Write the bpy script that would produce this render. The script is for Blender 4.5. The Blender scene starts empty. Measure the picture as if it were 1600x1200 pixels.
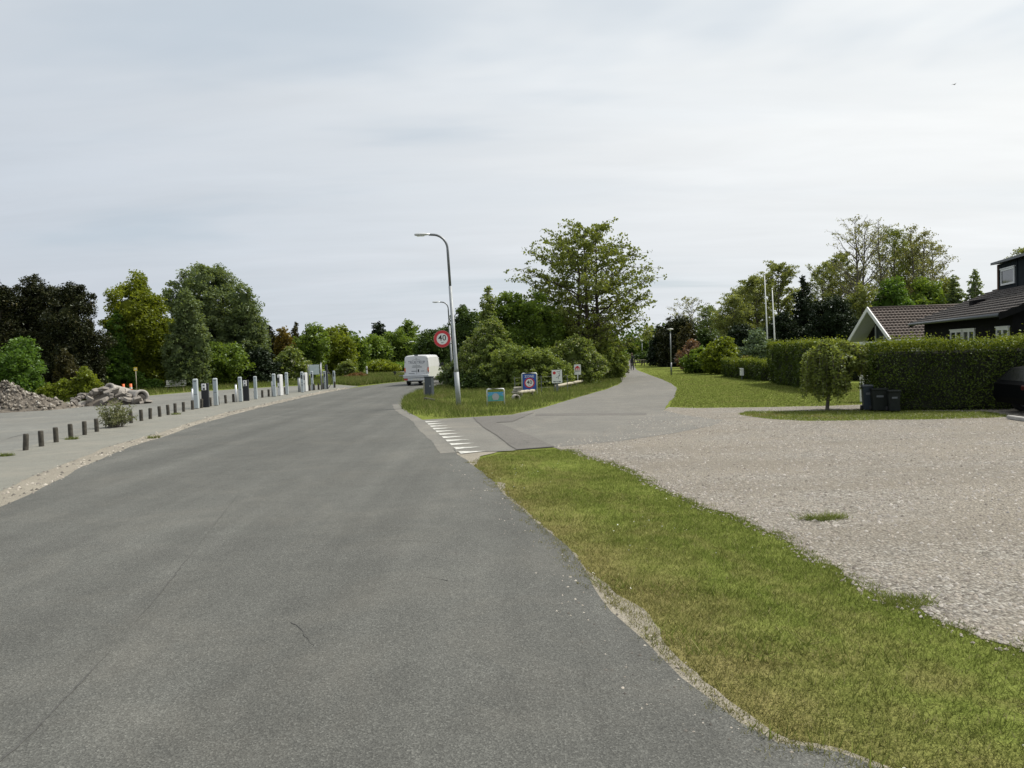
import bpy, math
import numpy as np
from mathutils import Matrix, Vector
from mathutils.geometry import tessellate_polygon

# ------------------------------------------------------------------ camera
scene = bpy.context.scene
COL = scene.collection
R = math.radians
CAM_H = 2.3
PITCH, ROLL, FPX = math.atan(50 / 1200), R(2.0), 1200.0
cam = bpy.data.cameras.new('camera')
cam.sensor_width = 36.0
cam.lens = 36.0 * FPX / 1600.0
cam.clip_start, cam.clip_end = 0.1, 3000.0
cam_o = bpy.data.objects.new('camera', cam)
CAM_M = Matrix.Rotation(math.pi / 2 - PITCH, 3, 'X') @ Matrix.Rotation(-ROLL, 3, 'Z')
cam_o.matrix_world = Matrix.Translation((0, 0, CAM_H)) @ CAM_M.to_4x4()
COL.objects.link(cam_o)
scene.camera = cam_o

# ------------------------------------------------------------------ sky, sun, exposure
SUN_DIR = Vector((0.80, 0.30, 1.08)).normalized()
SUN_EL = math.asin(SUN_DIR.z)
SUN_AZ = math.atan2(SUN_DIR.x, SUN_DIR.y)
world = bpy.data.worlds.new('World')
scene.world = world
world.use_nodes = True


class NT:
    """tiny helper around a node tree"""
    def __init__(s, tree):
        s.t = tree
        tree.nodes.clear()

    def n(s, kind, **kw):
        nd = s.t.nodes.new(kind)
        for k, v in kw.items():
            if k.startswith('i_'):
                key = k[2:]
                key = int(key) if key.isdigit() else key.replace('_', ' ')
                nd.inputs[key].default_value = v
            else:
                setattr(nd, k, v)
        return nd

    def l(s, a, b):
        s.t.links.new(a, b)

    def math(s, op, a, b=None, c=None, clamp=False):
        nd = s.n('ShaderNodeMath', operation=op, use_clamp=clamp)
        for i, v in enumerate((a, b, c)):
            if v is None:
                continue
            if isinstance(v, (int, float)):
                nd.inputs[i].default_value = v
            else:
                s.l(v, nd.inputs[i])
        return nd.outputs[0]

    def mix(s, fac, a, b, blend='MIX'):
        nd = s.n('ShaderNodeMix', data_type='RGBA', blend_type=blend)
        for sock, v in ((nd.inputs[0], fac), (nd.inputs[6], a), (nd.inputs[7], b)):
            if isinstance(v, (int, float)):
                sock.default_value = v
            elif isinstance(v, tuple):
                sock.default_value = (*v[:3], 1.0)
            else:
                s.l(v, sock)
        return nd.outputs[2]

    def ramp(s, fac, stops, interp='LINEAR'):
        nd = s.n('ShaderNodeValToRGB')
        cr = nd.color_ramp
        cr.interpolation = interp
        while len(cr.elements) < len(stops):
            cr.elements.new(0.5)
        for e, (p, c) in zip(cr.elements, stops):
            e.position = p
            e.color = (c, c, c, 1) if isinstance(c, (int, float)) else (*c[:3], 1)
        s.l(fac, nd.inputs[0])
        return nd.outputs[0]

    def noise(s, vec, scale, detail=4.0, rough=0.55, dist=0.0):
        nd = s.n('ShaderNodeTexNoise', i_Scale=scale, i_Detail=detail, i_Roughness=rough, i_Distortion=dist)
        if vec is not None:
            s.l(vec, nd.inputs['Vector'])
        return nd.outputs['Fac']


w = NT(world.node_tree)
sky = w.n('ShaderNodeTexSky', sky_type='NISHITA', sun_disc=False, sun_elevation=SUN_EL, sun_rotation=SUN_AZ,
          air_density=1.0, dust_density=2.0, ozone_density=1.0)
tc = w.n('ShaderNodeTexCoord')
sep = w.n('ShaderNodeSeparateXYZ')
w.l(tc.outputs['Generated'], sep.inputs[0])
zc = w.math('ADD', w.math('MAXIMUM', sep.outputs[2], 0.0), 0.10)
comb = w.n('ShaderNodeCombineXYZ')
w.l(w.math('DIVIDE', sep.outputs[0], zc), comb.inputs[0])
w.l(w.math('DIVIDE', sep.outputs[1], zc), comb.inputs[1])
mp = w.n('ShaderNodeMapping')
mp.inputs['Rotation'].default_value = (0, 0, R(-14))
mp.inputs['Scale'].default_value = (0.30, 0.85, 1)
mp.inputs['Location'].default_value = (5.1, 1.7, 0)
w.l(comb.outputs[0], mp.inputs['Vector'])
cl = w.noise(mp.outputs[0], 0.75, 5.0, 0.55, 0.5)
veil = w.ramp(cl, [(0.30, 0.50), (0.44, 0.90), (0.56, 1.0)], 'EASE')
# thin high cloud, brighter towards the sun it veils
dotn = w.n('ShaderNodeVectorMath', operation='DOT_PRODUCT')
w.l(tc.outputs['Generated'], dotn.inputs[0])
dotn.inputs[1].default_value = SUN_DIR
d01 = w.math('MAXIMUM', dotn.outputs['Value'], 0.0)
glow = w.math('POWER', d01, 1.25)
ccol = w.mix(glow, (6.1, 6.6, 7.25), (11.6, 11.6, 11.2))
cl2 = w.noise(mp.outputs[0], 2.6, 4.0, 0.6, 0.3)
ccol2 = w.mix(1.0, ccol, w.ramp(cl2, [(0.3, 0.96), (0.7, 1.04)]), 'MULTIPLY')
bluecol = w.mix(0.6, sky.outputs[0], (5.2, 6.4, 7.3))
skyc = w.mix(veil, bluecol, ccol2)
bg = w.n('ShaderNodeBackground', i_Strength=0.1)
w.l(skyc, bg.inputs['Color'])
wo = w.n('ShaderNodeOutputWorld')
w.l(bg.outputs[0], wo.inputs[0])

sun = bpy.data.lights.new('sun', 'SUN')
sun.energy = 4.8
sun.angle = R(1.2)
sun.color = (1.0, 0.95, 0.86)
sun_o = bpy.data.objects.new('sun', sun)
sun_o.rotation_euler = (-SUN_DIR).to_track_quat('-Z', 'Y').to_euler()
COL.objects.link(sun_o)
vs = scene.view_settings
vs.view_transform = 'Standard'
vs.look = 'None'
vs.gamma = 1.0
vs.use_curve_mapping = False
vs.exposure = 0.0
scene.cycles.max_bounces = 6
scene.cycles.diffuse_bounces = 3
scene.cycles.glossy_bounces = 3
scene.cycles.transmission_bounces = 4
scene.cycles.transparent_max_bounces = 6


# ------------------------------------------------------------------ survey helpers (photo pixel -> place)
def ray(px, py):
    return CAM_M @ Vector(((px - 800) / FPX, -(py - 600) / FPX, -1.0))


def G(px, py):
    d = ray(px, py)
    t = -CAM_H / d.z
    return np.array((d.x * t, d.y * t))


def at(px, py, Y):
    d = ray(px, py)
    t = Y / d.y
    return np.array((d.x * t, Y, CAM_H + d.z * t))


def base(px, Y):
    a, b = at(px, 500, Y), at(px, 640, Y)
    f = a[2] / (a[2] - b[2])
    return a[0] + (b[0] - a[0]) * f, Y


# ------------------------------------------------------------------ mesh helpers
def new_mesh(name, verts, faces, smooth=False):
    me = bpy.data.meshes.new(name)
    verts = np.asarray(verts, dtype=np.float32)
    if isinstance(faces, np.ndarray):
        k = faces.shape[1]
        nf = len(faces)
        me.vertices.add(len(verts))
        me.vertices.foreach_set('co', verts.ravel())
        me.loops.add(nf * k)
        me.loops.foreach_set('vertex_index', faces.astype(np.int32).ravel())
        me.polygons.add(nf)
        me.polygons.foreach_set('loop_start', np.arange(0, nf * k, k, dtype=np.int32))
        me.update(calc_edges=True)
    else:
        me.from_pydata([tuple(map(float, v)) for v in verts], [], [tuple(map(int, f)) for f in faces])
    if smooth:
        me.polygons.foreach_set('use_smooth', np.ones(len(me.polygons), dtype=bool))
    return me


def link(name, me, mat=None, parent=None):
    o = bpy.data.objects.new(name, me)
    COL.objects.link(o)
    if mat is not None and me is not None and not me.materials:
        me.materials.append(mat)
    if parent is not None:
        o.parent = parent
    return o


def tag(o, label=None, cat=None, group=None, kind=None):
    if label:
        o['label'] = label
    if cat:
        o['category'] = cat
    if group:
        o['group'] = group
    if kind:
        o['kind'] = kind
    return o


def thing(name, label, cat, loc=(0, 0, 0), rz=0.0, group=None, rx=0.0, ry=0.0):
    o = bpy.data.objects.new(name, None)
    o.empty_display_size = 0.2
    COL.objects.link(o)
    o.location = (float(loc[0]), float(loc[1]), float(loc[2]) if len(loc) > 2 else 0.0)
    o.rotation_euler = (rx, ry, rz)
    return tag(o, label, cat, group)


def dup(o, parent=None):
    c = o.copy()
    COL.objects.link(c)
    c.parent = parent
    for ch in list(o.children):
        dup(ch, c)
    return c


class MB:
    """collects simple solids into one mesh"""
    def __init__(s):
        s.v, s.f = [], []

    def add(s, verts, faces):
        o = len(s.v)
        s.v += [tuple(map(float, v)) for v in verts]
        s.f += [tuple(int(i) + o for i in f) for f in faces]
        return s

    def box(s, x0, x1, y0, y1, z0, z1, bev=0.0):
        if bev <= 0:
            return s.add([(x, y, z) for z in (z0, z1) for y in (y0, y1) for x in (x0, x1)],
                         [(0, 2, 3, 1), (4, 5, 7, 6), (0, 1, 5, 4), (2, 6, 7, 3), (0, 4, 6, 2), (1, 3, 7, 5)])
        b = bev
        pts = []
        for z, i in ((z0, b), (z0 + b, 0), (z1 - b, 0), (z1, b)):
            xa, xb, ya, yb = x0 + i, x1 - i, y0 + i, y1 - i
            c = b if i == 0 else b * 0.6
            pts += [(xa + c, ya, z), (xb - c, ya, z), (xb, ya + c, z), (xb, yb - c, z),
                    (xb - c, yb, z), (xa + c, yb, z), (xa, yb - c, z), (xa, ya + c, z)]
        fs = [tuple(range(7, -1, -1)), tuple(range(24, 32))]
        for r in range(3):
            for k in range(8):
                fs.append((r * 8 + k, r * 8 + (k + 1) % 8, r * 8 + 8 + (k + 1) % 8, r * 8 + 8 + k))
        return s.add(pts, fs)

    def tube(s, pts, rad, n=8, cap=True):
        pts = np.asarray(pts, float)
        rad = np.broadcast_to(np.asarray(rad, float), (len(pts),))
        v, f = tube_arrays(pts, rad, n)
        f = [tuple(q) for q in f]
        if cap:
            f.append(tuple(range(n - 1, -1, -1)))
            m = (len(pts) - 1) * n
            f.append(tuple(range(m, m + n)))
        return s.add(v, f)

    def disc(s, c, r, n=24, y=0.0, thick=0.0, r2=None):
        """disc in the XZ plane facing -Y at depth y"""
        cx, cz = c
        ang = [2 * math.pi * k / n for k in range(n)]
        out = [(cx + r * math.cos(a), y, cz + r * math.sin(a)) for a in ang]
        if r2 is None:
            if thick:
                back = [(p[0], y + thick, p[2]) for p in out]
                return s.add(out + back, [tuple(range(n)), tuple(range(2 * n - 1, n - 1, -1))] +
                             [(k, n + k, n + (k + 1) % n, (k + 1) % n) for k in range(n)])
            return s.add(out, [tuple(range(n))])
        inn = [(cx + r2 * math.cos(a), y, cz + r2 * math.sin(a)) for a in ang]
        return s.add(out + inn, [(k, (k + 1) % n, n + (k + 1) % n, n + k) for k in range(n)])

    def poly(s, pts, y=0.0):
        """flat polygon in the XZ plane facing -Y"""
        return s.add([(p[0], y, p[1]) for p in pts], [tuple(range(len(pts)))])

    def extr(s, pts, y0, y1):
        """XZ outline extruded along Y"""
        n = len(pts)
        return s.add([(p[0], y0, p[1]) for p in pts] + [(p[0], y1, p[1]) for p in pts],
                     [tuple(range(n)), tuple(range(2 * n - 1, n - 1, -1))] +
                     [(k, n + k, n + (k + 1) % n, (k + 1) % n) for k in range(n)])

    def build(s, name, mat, parent=None, smooth=False):
        return link(name, new_mesh(name, s.v, s.f, smooth), mat, parent)


def tube_arrays(pts, rad, n):
    m = len(pts)
    tan = np.gradient(pts, axis=0)
    tan /= np.linalg.norm(tan, axis=1, keepdims=True) + 1e-9
    ref = np.array((1.0, 0, 0)) if abs(tan[0][2]) > 0.7 else np.array((0, 0, 1.0))
    u = np.cross(tan, ref)
    u /= np.linalg.norm(u, axis=1, keepdims=True) + 1e-9
    v = np.cross(tan, u)
    a = np.arange(n) * 2 * np.pi / n
    ring = (u[:, None, :] * np.cos(a)[None, :, None] + v[:, None, :] * np.sin(a)[None, :, None])
    V = (pts[:, None, :] + ring * rad[:, None, None]).reshape(-1, 3)
    i = np.arange(m - 1)[:, None] * n
    k = np.arange(n)[None, :]
    k2 = (k + 1) % n
    F = np.stack([i + k, i + k2, i + n + k2, i + n + k], -1).reshape(-1, 4)
    return V, F


class Tubes:
    def __init__(s):
        s.V, s.F, s.o = [], [], 0

    def add(s, pts, rad, n=5):
        v, f = tube_arrays(np.asarray(pts, float), np.asarray(rad, float), n)
        s.V.append(v)
        s.F.append(f + s.o)
        s.o += len(v)

    def build(s, name, mat, parent):
        return link(name, new_mesh(name, np.concatenate(s.V), np.concatenate(s.F), True), mat, parent)


def text_part(name, body, size, mat, parent, x, z, y, sx=1.0):
    cu = bpy.data.curves.new('txt', 'FONT')
    cu.body = body
    cu.size = size
    cu.align_x = 'CENTER'
    cu.align_y = 'CENTER'
    cu.resolution_u = 2
    cu.offset = size * 0.007
    ob = bpy.data.objects.new('txt', cu)
    me = bpy.data.meshes.new_from_object(ob)
    bpy.data.objects.remove(ob)
    n = len(me.vertices)
    co = np.empty(n * 3, np.float32)
    me.vertices.foreach_get('co', co)
    co = co.reshape(-1, 3)
    out = np.stack([co[:, 0] * sx + x, np.full(n, y), co[:, 1] + z], -1).astype(np.float32)
    me.vertices.foreach_set('co', out.ravel())
    me.update()
    me.materials.clear()
    return link(name, me, mat, parent)


# ------------------------------------------------------------------ materials
def mat_new(name):
    m = bpy.data.materials.new(name)
    m.use_nodes = True
    return m, NT(m.node_tree)


def finish(t, shader):
    o = t.n('ShaderNodeOutputMaterial')
    t.l(shader, o.inputs[0])


def plain(name, col, rough=0.6, metal=0.0, var=0.12, scale=8.0, bump=0.0, spec=0.4, coat=0.0):
    m, t = mat_new(name)
    tcn = t.n('ShaderNodeTexCoord')
    nz = t.noise(tcn.outputs['Object'], scale, 5, 0.6)
    lo = tuple(c * (1 - var) for c in col)
    hi = tuple(min(1, c * (1 + var)) for c in col)
    c = t.mix(t.ramp(nz, [(0.3, 0.0), (0.7, 1.0)]), lo, hi)
    p = t.n('ShaderNodeBsdfPrincipled', i_Roughness=rough, i_Metallic=metal)
    p.inputs['Specular IOR Level'].default_value = spec
    p.inputs['Coat Weight'].default_value = coat
    t.l(c, p.inputs['Base Color'])
    if bump:
        b = t.n('ShaderNodeBump', i_Strength=bump, i_Distance=0.02)
        t.l(t.noise(tcn.outputs['Object'], scale * 5, 4), b.inputs['Height'])
        t.l(b.outputs[0], p.inputs['Normal'])
    finish(t, p.outputs[0])
    return m


def leafmat(name, dark, light, transl=0.35, tip=None, nscale=0.5, gloss=0.03):
    m, t = mat_new(name)
    tcn = t.n('ShaderNodeTexCoord')
    geo = t.n('ShaderNodeNewGeometry')
    nz = t.noise(tcn.outputs['Object'], nscale, 3, 0.6)
    rnd = geo.outputs['Random Per Island']
    f = t.math('ADD', t.math('MULTIPLY', t.ramp(nz, [(0.3, 0.0), (0.7, 1.0)]), 0.55), t.math('MULTIPLY', rnd, 0.45))
    c = t.mix(f, dark, light)
    if tip:
        c = t.mix(t.ramp(rnd, [(0.93, 0.0), (0.95, 1.0)]), c, tip)
    d = t.n('ShaderNodeBsdfDiffuse')
    tr = t.n('ShaderNodeBsdfTranslucent')
    t.l(c, d.inputs[0])
    t.l(t.mix(1.0, c, (1.25, 1.2, 0.55), 'MULTIPLY'), tr.inputs[0])
    mx = t.n('ShaderNodeMixShader', i_0=transl)
    t.l(d.outputs[0], mx.inputs[1])
    t.l(tr.outputs[0], mx.inputs[2])
    g = t.n('ShaderNodeBsdfGlossy', i_Roughness=0.6)
    g.inputs[0].default_value = (0.5, 0.55, 0.5, 1)
    fr = t.n('ShaderNodeFresnel', i_IOR=1.35)
    m2 = t.n('ShaderNodeMixShader')
    t.l(t.math('MULTIPLY', fr.outputs[0], gloss * 4), m2.inputs[0])
    t.l(mx.outputs[0], m2.inputs[1])
    t.l(g.outputs[0], m2.inputs[2])
    finish(t, m2.outputs[0])
    return m


def asphalt(name, col, speck=0.5, warm=(1.0, 1.0, 0.97), patch=0.15, crack=0.0, dust=0.0, wear=0.0):
    m, t = mat_new(name)
    o = t.n('ShaderNodeTexCoord').outputs['Object']
    big = t.noise(o, 0.22, 5, 0.6)
    mid = t.noise(o, 1.7, 5, 0.65)
    vor = t.n('ShaderNodeTexVoronoi', i_Scale=95.0)
    t.l(o, vor.inputs['Vector'])
    vs_ = t.n('ShaderNodeSeparateColor')
    t.l(vor.outputs['Color'], vs_.inputs[0])
    grain = t.ramp(vs_.outputs[0], [(0.0, 1 - speck), (0.55, 0.95), (0.86, 1.1), (1.0, 1 + 1.5 * speck)])
    fine = t.noise(o, 240, 2, 0.7)
    base_ = t.mix(t.ramp(big, [(0.3, 0), (0.7, 1)]), tuple(c * (1 - patch) * k for c, k in zip(col, warm)),
                  tuple(c * (1 + patch) * k for c, k in zip(col, warm)))
    c = t.mix(0.55, base_, t.ramp(mid, [(0.25, 0.78), (0.75, 1.2)]), 'MULTIPLY')
    c = t.mix(1.0, c, grain, 'MULTIPLY')
    c = t.mix(0.5, c, t.ramp(fine, [(0.3, 0.75), (0.7, 1.25)]), 'MULTIPLY')
    if wear:
        mpn = t.n('ShaderNodeMapping')
        mpn.inputs['Rotation'].default_value = (0, 0, R(12))
        mpn.inputs['Scale'].default_value = (1.0, 0.035, 1.0)
        t.l(o, mpn.inputs['Vector'])
        wn = t.noise(mpn.outputs[0], 0.9, 3, 0.6)
        c = t.mix(1.0, c, t.ramp(wn, [(0.32, 1 - wear), (0.5, 1.0), (0.68, 1 + wear)]), 'MULTIPLY')
        st = t.noise(o, 0.9, 6, 0.72, 0.8)
        c = t.mix(t.ramp(st, [(0.60, 0.0), (0.72, 0.35)]), c, (0.06, 0.06, 0.056))
    if dust:
        dn = t.noise(o, 0.55, 6, 0.7, 0.6)
        c = t.mix(t.ramp(dn, [(0.48, 0.0), (0.75, dust)]), c, (0.30, 0.27, 0.22))
    if crack:
        cn = t.n('ShaderNodeTexVoronoi', feature='DISTANCE_TO_EDGE', i_Scale=0.35)
        wob = t.n('ShaderNodeTexNoise', i_Scale=1.4, i_Detail=4.0)
        t.l(o, wob.inputs['Vector'])
        addv = t.n('ShaderNodeVectorMath', operation='ADD')
        t.l(o, addv.inputs[0])
        t.l(wob.outputs['Color'], addv.inputs[1])
        t.l(addv.outputs[0], cn.inputs['Vector'])
        brk = t.ramp(t.noise(o, 0.4, 2), [(0.52, 0.0), (0.62, 1.0)])
        cm = t.ramp(cn.outputs['Distance'], [(0.0, 1.0), (0.006, 0.0)])
        c = t.mix(t.math('MULTIPLY', t.math('MULTIPLY', cm, brk), crack), c, (0.05, 0.05, 0.045))
    p = t.n('ShaderNodeBsdfPrincipled', i_Roughness=0.85)
    p.inputs['Specular IOR Level'].default_value = 0.35
    t.l(c, p.inputs['Base Color'])
    b = t.n('ShaderNodeBump', i_Strength=0.55, i_Distance=0.006)
    t.l(vor.outputs['Distance'], b.inputs['Height'])
    t.l(b.outputs[0], p.inputs['Normal'])
    finish(t, p.outputs[0])
    return m


def gravelmat(name):
    m, t = mat_new(name)
    o = t.n('ShaderNodeTexCoord').outputs['Object']
    vor = t.n('ShaderNodeTexVoronoi', i_Scale=30.0)
    t.l(o, vor.inputs['Vector'])
    sc_ = t.n('ShaderNodeSeparateColor')
    t.l(vor.outputs['Color'], sc_.inputs[0])
    stone = t.ramp(sc_.outputs[0], [(0.0, (0.13, 0.115, 0.10)), (0.35, (0.265, 0.24, 0.21)),
                                    (0.7, (0.35, 0.32, 0.285)), (1.0, (0.52, 0.49, 0.45))])
    v2 = t.n('ShaderNodeTexVoronoi', i_Scale=75.0)
    t.l(o, v2.inputs['Vector'])
    s2 = t.n('ShaderNodeSeparateColor')
    t.l(v2.outputs['Color'], s2.inputs[0])
    small = t.ramp(s2.outputs[1], [(0.0, (0.16, 0.145, 0.125)), (0.5, (0.32, 0.28, 0.235)), (1.0, (0.46, 0.42, 0.36))])
    sel = t.ramp(t.noise(o, 0.35, 5, 0.65), [(0.42, 0.0), (0.58, 1.0)])
    c = t.mix(sel, small, stone)
    sand = t.ramp(t.noise(o, 0.8, 6, 0.7, 0.4), [(0.5, 0.0), (0.72, 0.55)])
    c = t.mix(sand, c, (0.33, 0.285, 0.23))
    ruts = t.n('ShaderNodeMapping')
    ruts.inputs['Rotation'].default_value = (0, 0, R(-38))
    ruts.inputs['Scale'].default_value = (0.10, 0.75, 1.0)
    t.l(o, ruts.inputs['Vector'])
    rn = t.ramp(t.noise(ruts.outputs[0], 0.8, 4, 0.6), [(0.46, 0.0), (0.62, 0.6)])
    c = t.mix(rn, c, t.mix(t.noise(o, 9, 4, 0.7), (0.20, 0.17, 0.135), (0.31, 0.275, 0.23)))
    damp = t.ramp(t.noise(o, 1.6, 5, 0.7, 0.5), [(0.58, 0.0), (0.70, 0.35)])
    c = t.mix(damp, c, (0.13, 0.12, 0.10))
    c = t.mix(1.0, c, (0.80, 0.815, 0.80), 'MULTIPLY')
    gap = t.ramp(vor.outputs['Distance'], [(0.25, 1.0), (0.75, 0.55)])
    c = t.mix(0.7, c, gap, 'MULTIPLY')
    p = t.n('ShaderNodeBsdfPrincipled', i_Roughness=0.9)
    p.inputs['Specular IOR Level'].default_value = 0.25
    t.l(c, p.inputs['Base Color'])
    b = t.n('ShaderNodeBump', i_Strength=0.8, i_Distance=0.03)
    t.l(t.math('SUBTRACT', 1.0, vor.outputs['Distance']), b.inputs['Height'])
    t.l(b.outputs[0], p.inputs['Normal'])
    finish(t, p.outputs[0])
    return m


def grass_colour(t, o, rnd=None, tall=False, dryness=0.5, edge=False):
    a = t.ramp(t.noise(o, 0.6, 5, 0.65, 0.3), [(0.54, 0.0), (0.66, 0.9)])
    b = t.ramp(t.noise(o, 3.0, 4, 0.7), [(0.3, 0.0), (0.7, 1.0)])
    g = t.mix(b, (0.112, 0.146, 0.030), (0.212, 0.245, 0.064))
    if tall:
        g = t.mix(b, (0.075, 0.110, 0.025), (0.185, 0.215, 0.06))
    dry = t.mix(b, (0.19, 0.155, 0.065), (0.29, 0.235, 0.115))
    if edge:
        # worn, dry band that follows the road edge
        sp = t.n('ShaderNodeSeparateXYZ')
        t.l(o, sp.inputs[0])
        dist = t.math('ADD', t.math('ADD', sp.outputs[0], t.math('MULTIPLY', sp.outputs[1], 0.224)), -2.62)
        dist = t.math('ADD', dist, t.math('MULTIPLY', t.math('SUBTRACT', t.noise(o, 0.9, 5, 0.7), 0.5), 2.6))
        band = t.ramp(t.math('MULTIPLY', dist, 0.5), [(0.0, 0.75), (0.24, 0.38), (0.50, 0.0)])
        band2 = t.ramp(t.math('ABSOLUTE', t.math('SUBTRACT', dist, 1.45)), [(0.0, 0.35), (0.25, 0.0)])
        a = t.math('MAXIMUM', t.math('MULTIPLY', a, 0.55), t.math('MAXIMUM', band, band2))
    c = t.mix(t.math('MULTIPLY', a, dryness), g, dry)
    if rnd is not None:
        c = t.mix(1.0, c, t.ramp(rnd, [(0.0, 0.62), (0.6, 1.0), (1.0, 1.4)]), 'MULTIPLY')
        c = t.mix(t.ramp(rnd, [(0.93, 0.0), (0.95, 0.75)]), c, (0.34, 0.30, 0.16))
    return c


def groundgrass(name, dryness=0.5, bump=0.8, edge=False):
    m, t = mat_new(name)
    o = t.n('ShaderNodeTexCoord').outputs['Object']
    c = grass_colour(t, o, None, False, dryness, edge)
    fine = t.noise(o, 45, 3, 0.7)
    c = t.mix(0.8, c, t.ramp(fine, [(0.3, 0.55), (0.7, 1.3)]), 'MULTIPLY')
    p = t.n('ShaderNodeBsdfDiffuse')
    t.l(c, p.inputs[0])
    b = t.n('ShaderNodeBump', i_Strength=bump, i_Distance=0.05)
    t.l(fine, b.inputs['Height'])
    t.l(b.outputs[0], p.inputs['Normal'])
    finish(t, p.outputs[0])
    return m


def blademat(name, dryness=0.5, tall=False, edge=False):
    m, t = mat_new(name)
    o = t.n('ShaderNodeTexCoord').outputs['Object']
    geo = t.n('ShaderNodeNewGeometry')
    c = grass_colour(t, o, geo.outputs['Random Per Island'], tall, dryness, edge)
    d = t.n('ShaderNodeBsdfDiffuse')
    tr = t.n('ShaderNodeBsdfTranslucent')
    t.l(c, d.inputs[0])
    t.l(c, tr.inputs[0])
    mx = t.n('ShaderNodeMixShader', i_0=0.3)
    t.l(d.outputs[0], mx.inputs[1])
    t.l(tr.outputs[0], mx.inputs[2])
    finish(t, mx.outputs[0])
    return m


def stonemat(name, cols, rough=0.9):
    m, t = mat_new(name)
    geo = t.n('ShaderNodeNewGeometry')
    o = t.n('ShaderNodeTexCoord').outputs['Object']
    n = len(cols)
    c = t.ramp(geo.outputs['Random Per Island'], [(i / (n - 1), k) for i, k in enumerate(cols)])
    c = t.mix(0.6, c, t.ramp(t.noise(o, 14, 5, 0.7), [(0.3, 0.7), (0.7, 1.25)]), 'MULTIPLY')
    p = t.n('ShaderNodeBsdfPrincipled', i_Roughness=rough)
    p.inputs['Specular IOR Level'].default_value = 0.25
    t.l(c, p.inputs['Base Color'])
    finish(t, p.outputs[0])
    return m


def glassmat(name, col=(0.02, 0.025, 0.03)):
    m, t = mat_new(name)
    p = t.n('ShaderNodeBsdfPrincipled', i_Roughness=0.06)
    p.inputs['Base Color'].default_value = (*col, 1)
    p.inputs['Specular IOR Level'].default_value = 0.6
    finish(t, p.outputs[0])
    return m


M = {}
M['road'] = asphalt('road_asphalt', (0.088, 0.0895, 0.084), 0.40, patch=0.13, crack=0.35, dust=0.10, wear=0.17)
M['path'] = asphalt('path_asphalt', (0.142, 0.138, 0.128), 0.28, patch=0.10, crack=0.3, dust=0.25)
M['lot'] = asphalt('lot_asphalt', (0.150, 0.152, 0.143), 0.3, patch=0.14, crack=0.6, dust=0.35)
M['walk'] = asphalt('walk_asphalt', (0.176, 0.175, 0.156), 0.22, patch=0.08, crack=0.4, dust=0.3)
M['patch'] = asphalt('patch_asphalt', (0.122, 0.116, 0.109), 0.3, patch=0.12, crack=0.8)
M['apron'] = asphalt('apron_asphalt', (0.150, 0.146, 0.134), 0.25, patch=0.1, dust=0.3)
M['seam'] = plain('seam_tar', (0.062, 0.062, 0.058), 0.8, var=0.4, scale=30)
M['sand'] = asphalt('edge_sand', (0.225, 0.205, 0.170), 0.30, patch=0.15, dust=0.3)
M['gravel'] = gravelmat('lot_gravel')
M['ground'] = groundgrass('ground_grass', 0.35)
M['verge'] = groundgrass('verge_soil_grass', 0.8)
M['lawn_blade'] = blademat('lawn_blade', 0.35)
M['verge_blade'] = blademat('verge_blade', 0.66, False, True)
M['verge_edge'] = groundgrass('verge_ground', 0.9, 0.8, True)
M['lush_blade'] = blademat('lush_blade', 0.05)
M['tall_blade'] = blademat('tall_blade', 0.55, True)
M['pebble'] = stonemat('pebble_stone', [(0.13, 0.115, 0.10), (0.24, 0.215, 0.185), (0.31, 0.28, 0.24), (0.24, 0.225, 0.21), (0.40, 0.375, 0.34)])
M['dirtstone'] = stonemat('mound_stone', [(0.07, 0.061, 0.05), (0.12, 0.105, 0.087), (0.155, 0.138, 0.115), (0.21, 0.19, 0.16), (0.40, 0.375, 0.335)])
M['crumb'] = stonemat('edge_crumb', [(0.06, 0.055, 0.05), (0.14, 0.13, 0.115), (0.30, 0.27, 0.23), (0.42, 0.39, 0.34)])
M['paint'] = plain('road_paint', (0.46, 0.46, 0.43), 0.85, var=0.38, scale=7)
M['wood'] = plain('weathered_wood', (0.060, 0.055, 0.044), 0.9, var=0.5, scale=9, bump=0.6)
M['wood_pale'] = plain('pale_wood', (0.36, 0.33, 0.26), 0.9, var=0.3, scale=9, bump=0.5)
M['galv'] = plain('galvanised_steel', (0.30, 0.32, 0.335), 0.6, 0.25, var=0.15, scale=5)
M['galv_dark'] = plain('lamp_arm_steel', (0.17, 0.18, 0.19), 0.45, 0.6, var=0.15)
M['alu'] = plain('aluminium', (0.55, 0.57, 0.58), 0.45, 0.4, var=0.1)
M['charger'] = plain('charger_grey', (0.40, 0.445, 0.46), 0.45, var=0.07, scale=3)
M['charger_panel'] = plain('charger_panel', (0.34, 0.40, 0.43), 0.35, var=0.08, scale=3)
M['white'] = plain('white_enamel', (0.66, 0.67, 0.67), 0.4, var=0.05, scale=3)
M['white_dirty'] = plain('white_weathered', (0.62, 0.62, 0.58), 0.6, var=0.15, scale=5)
M['black'] = plain('black_plastic', (0.018, 0.020, 0.024), 0.4, var=0.2)
M['darkgrey'] = plain('dark_grey_paint', (0.055, 0.065, 0.078), 0.5, var=0.12)
M['binblue'] = plain('bin_plastic_slate', (0.025, 0.034, 0.046), 0.55, var=0.2, spec=0.2)
M['bingreen'] = plain('bin_plastic_black_green', (0.014, 0.017, 0.016), 0.6, var=0.25, spec=0.15)
M['lid'] = plain('bin_lid_grey', (0.09, 0.10, 0.115), 0.6, var=0.15)
M['red'] = plain('sign_red', (0.50, 0.035, 0.045), 0.45, var=0.08)
M['blue'] = plain('sign_blue', (0.025, 0.075, 0.33), 0.45, var=0.08)
M['lightblue'] = plain('board_sky_blue', (0.07, 0.30, 0.52), 0.45, var=0.12)
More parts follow.
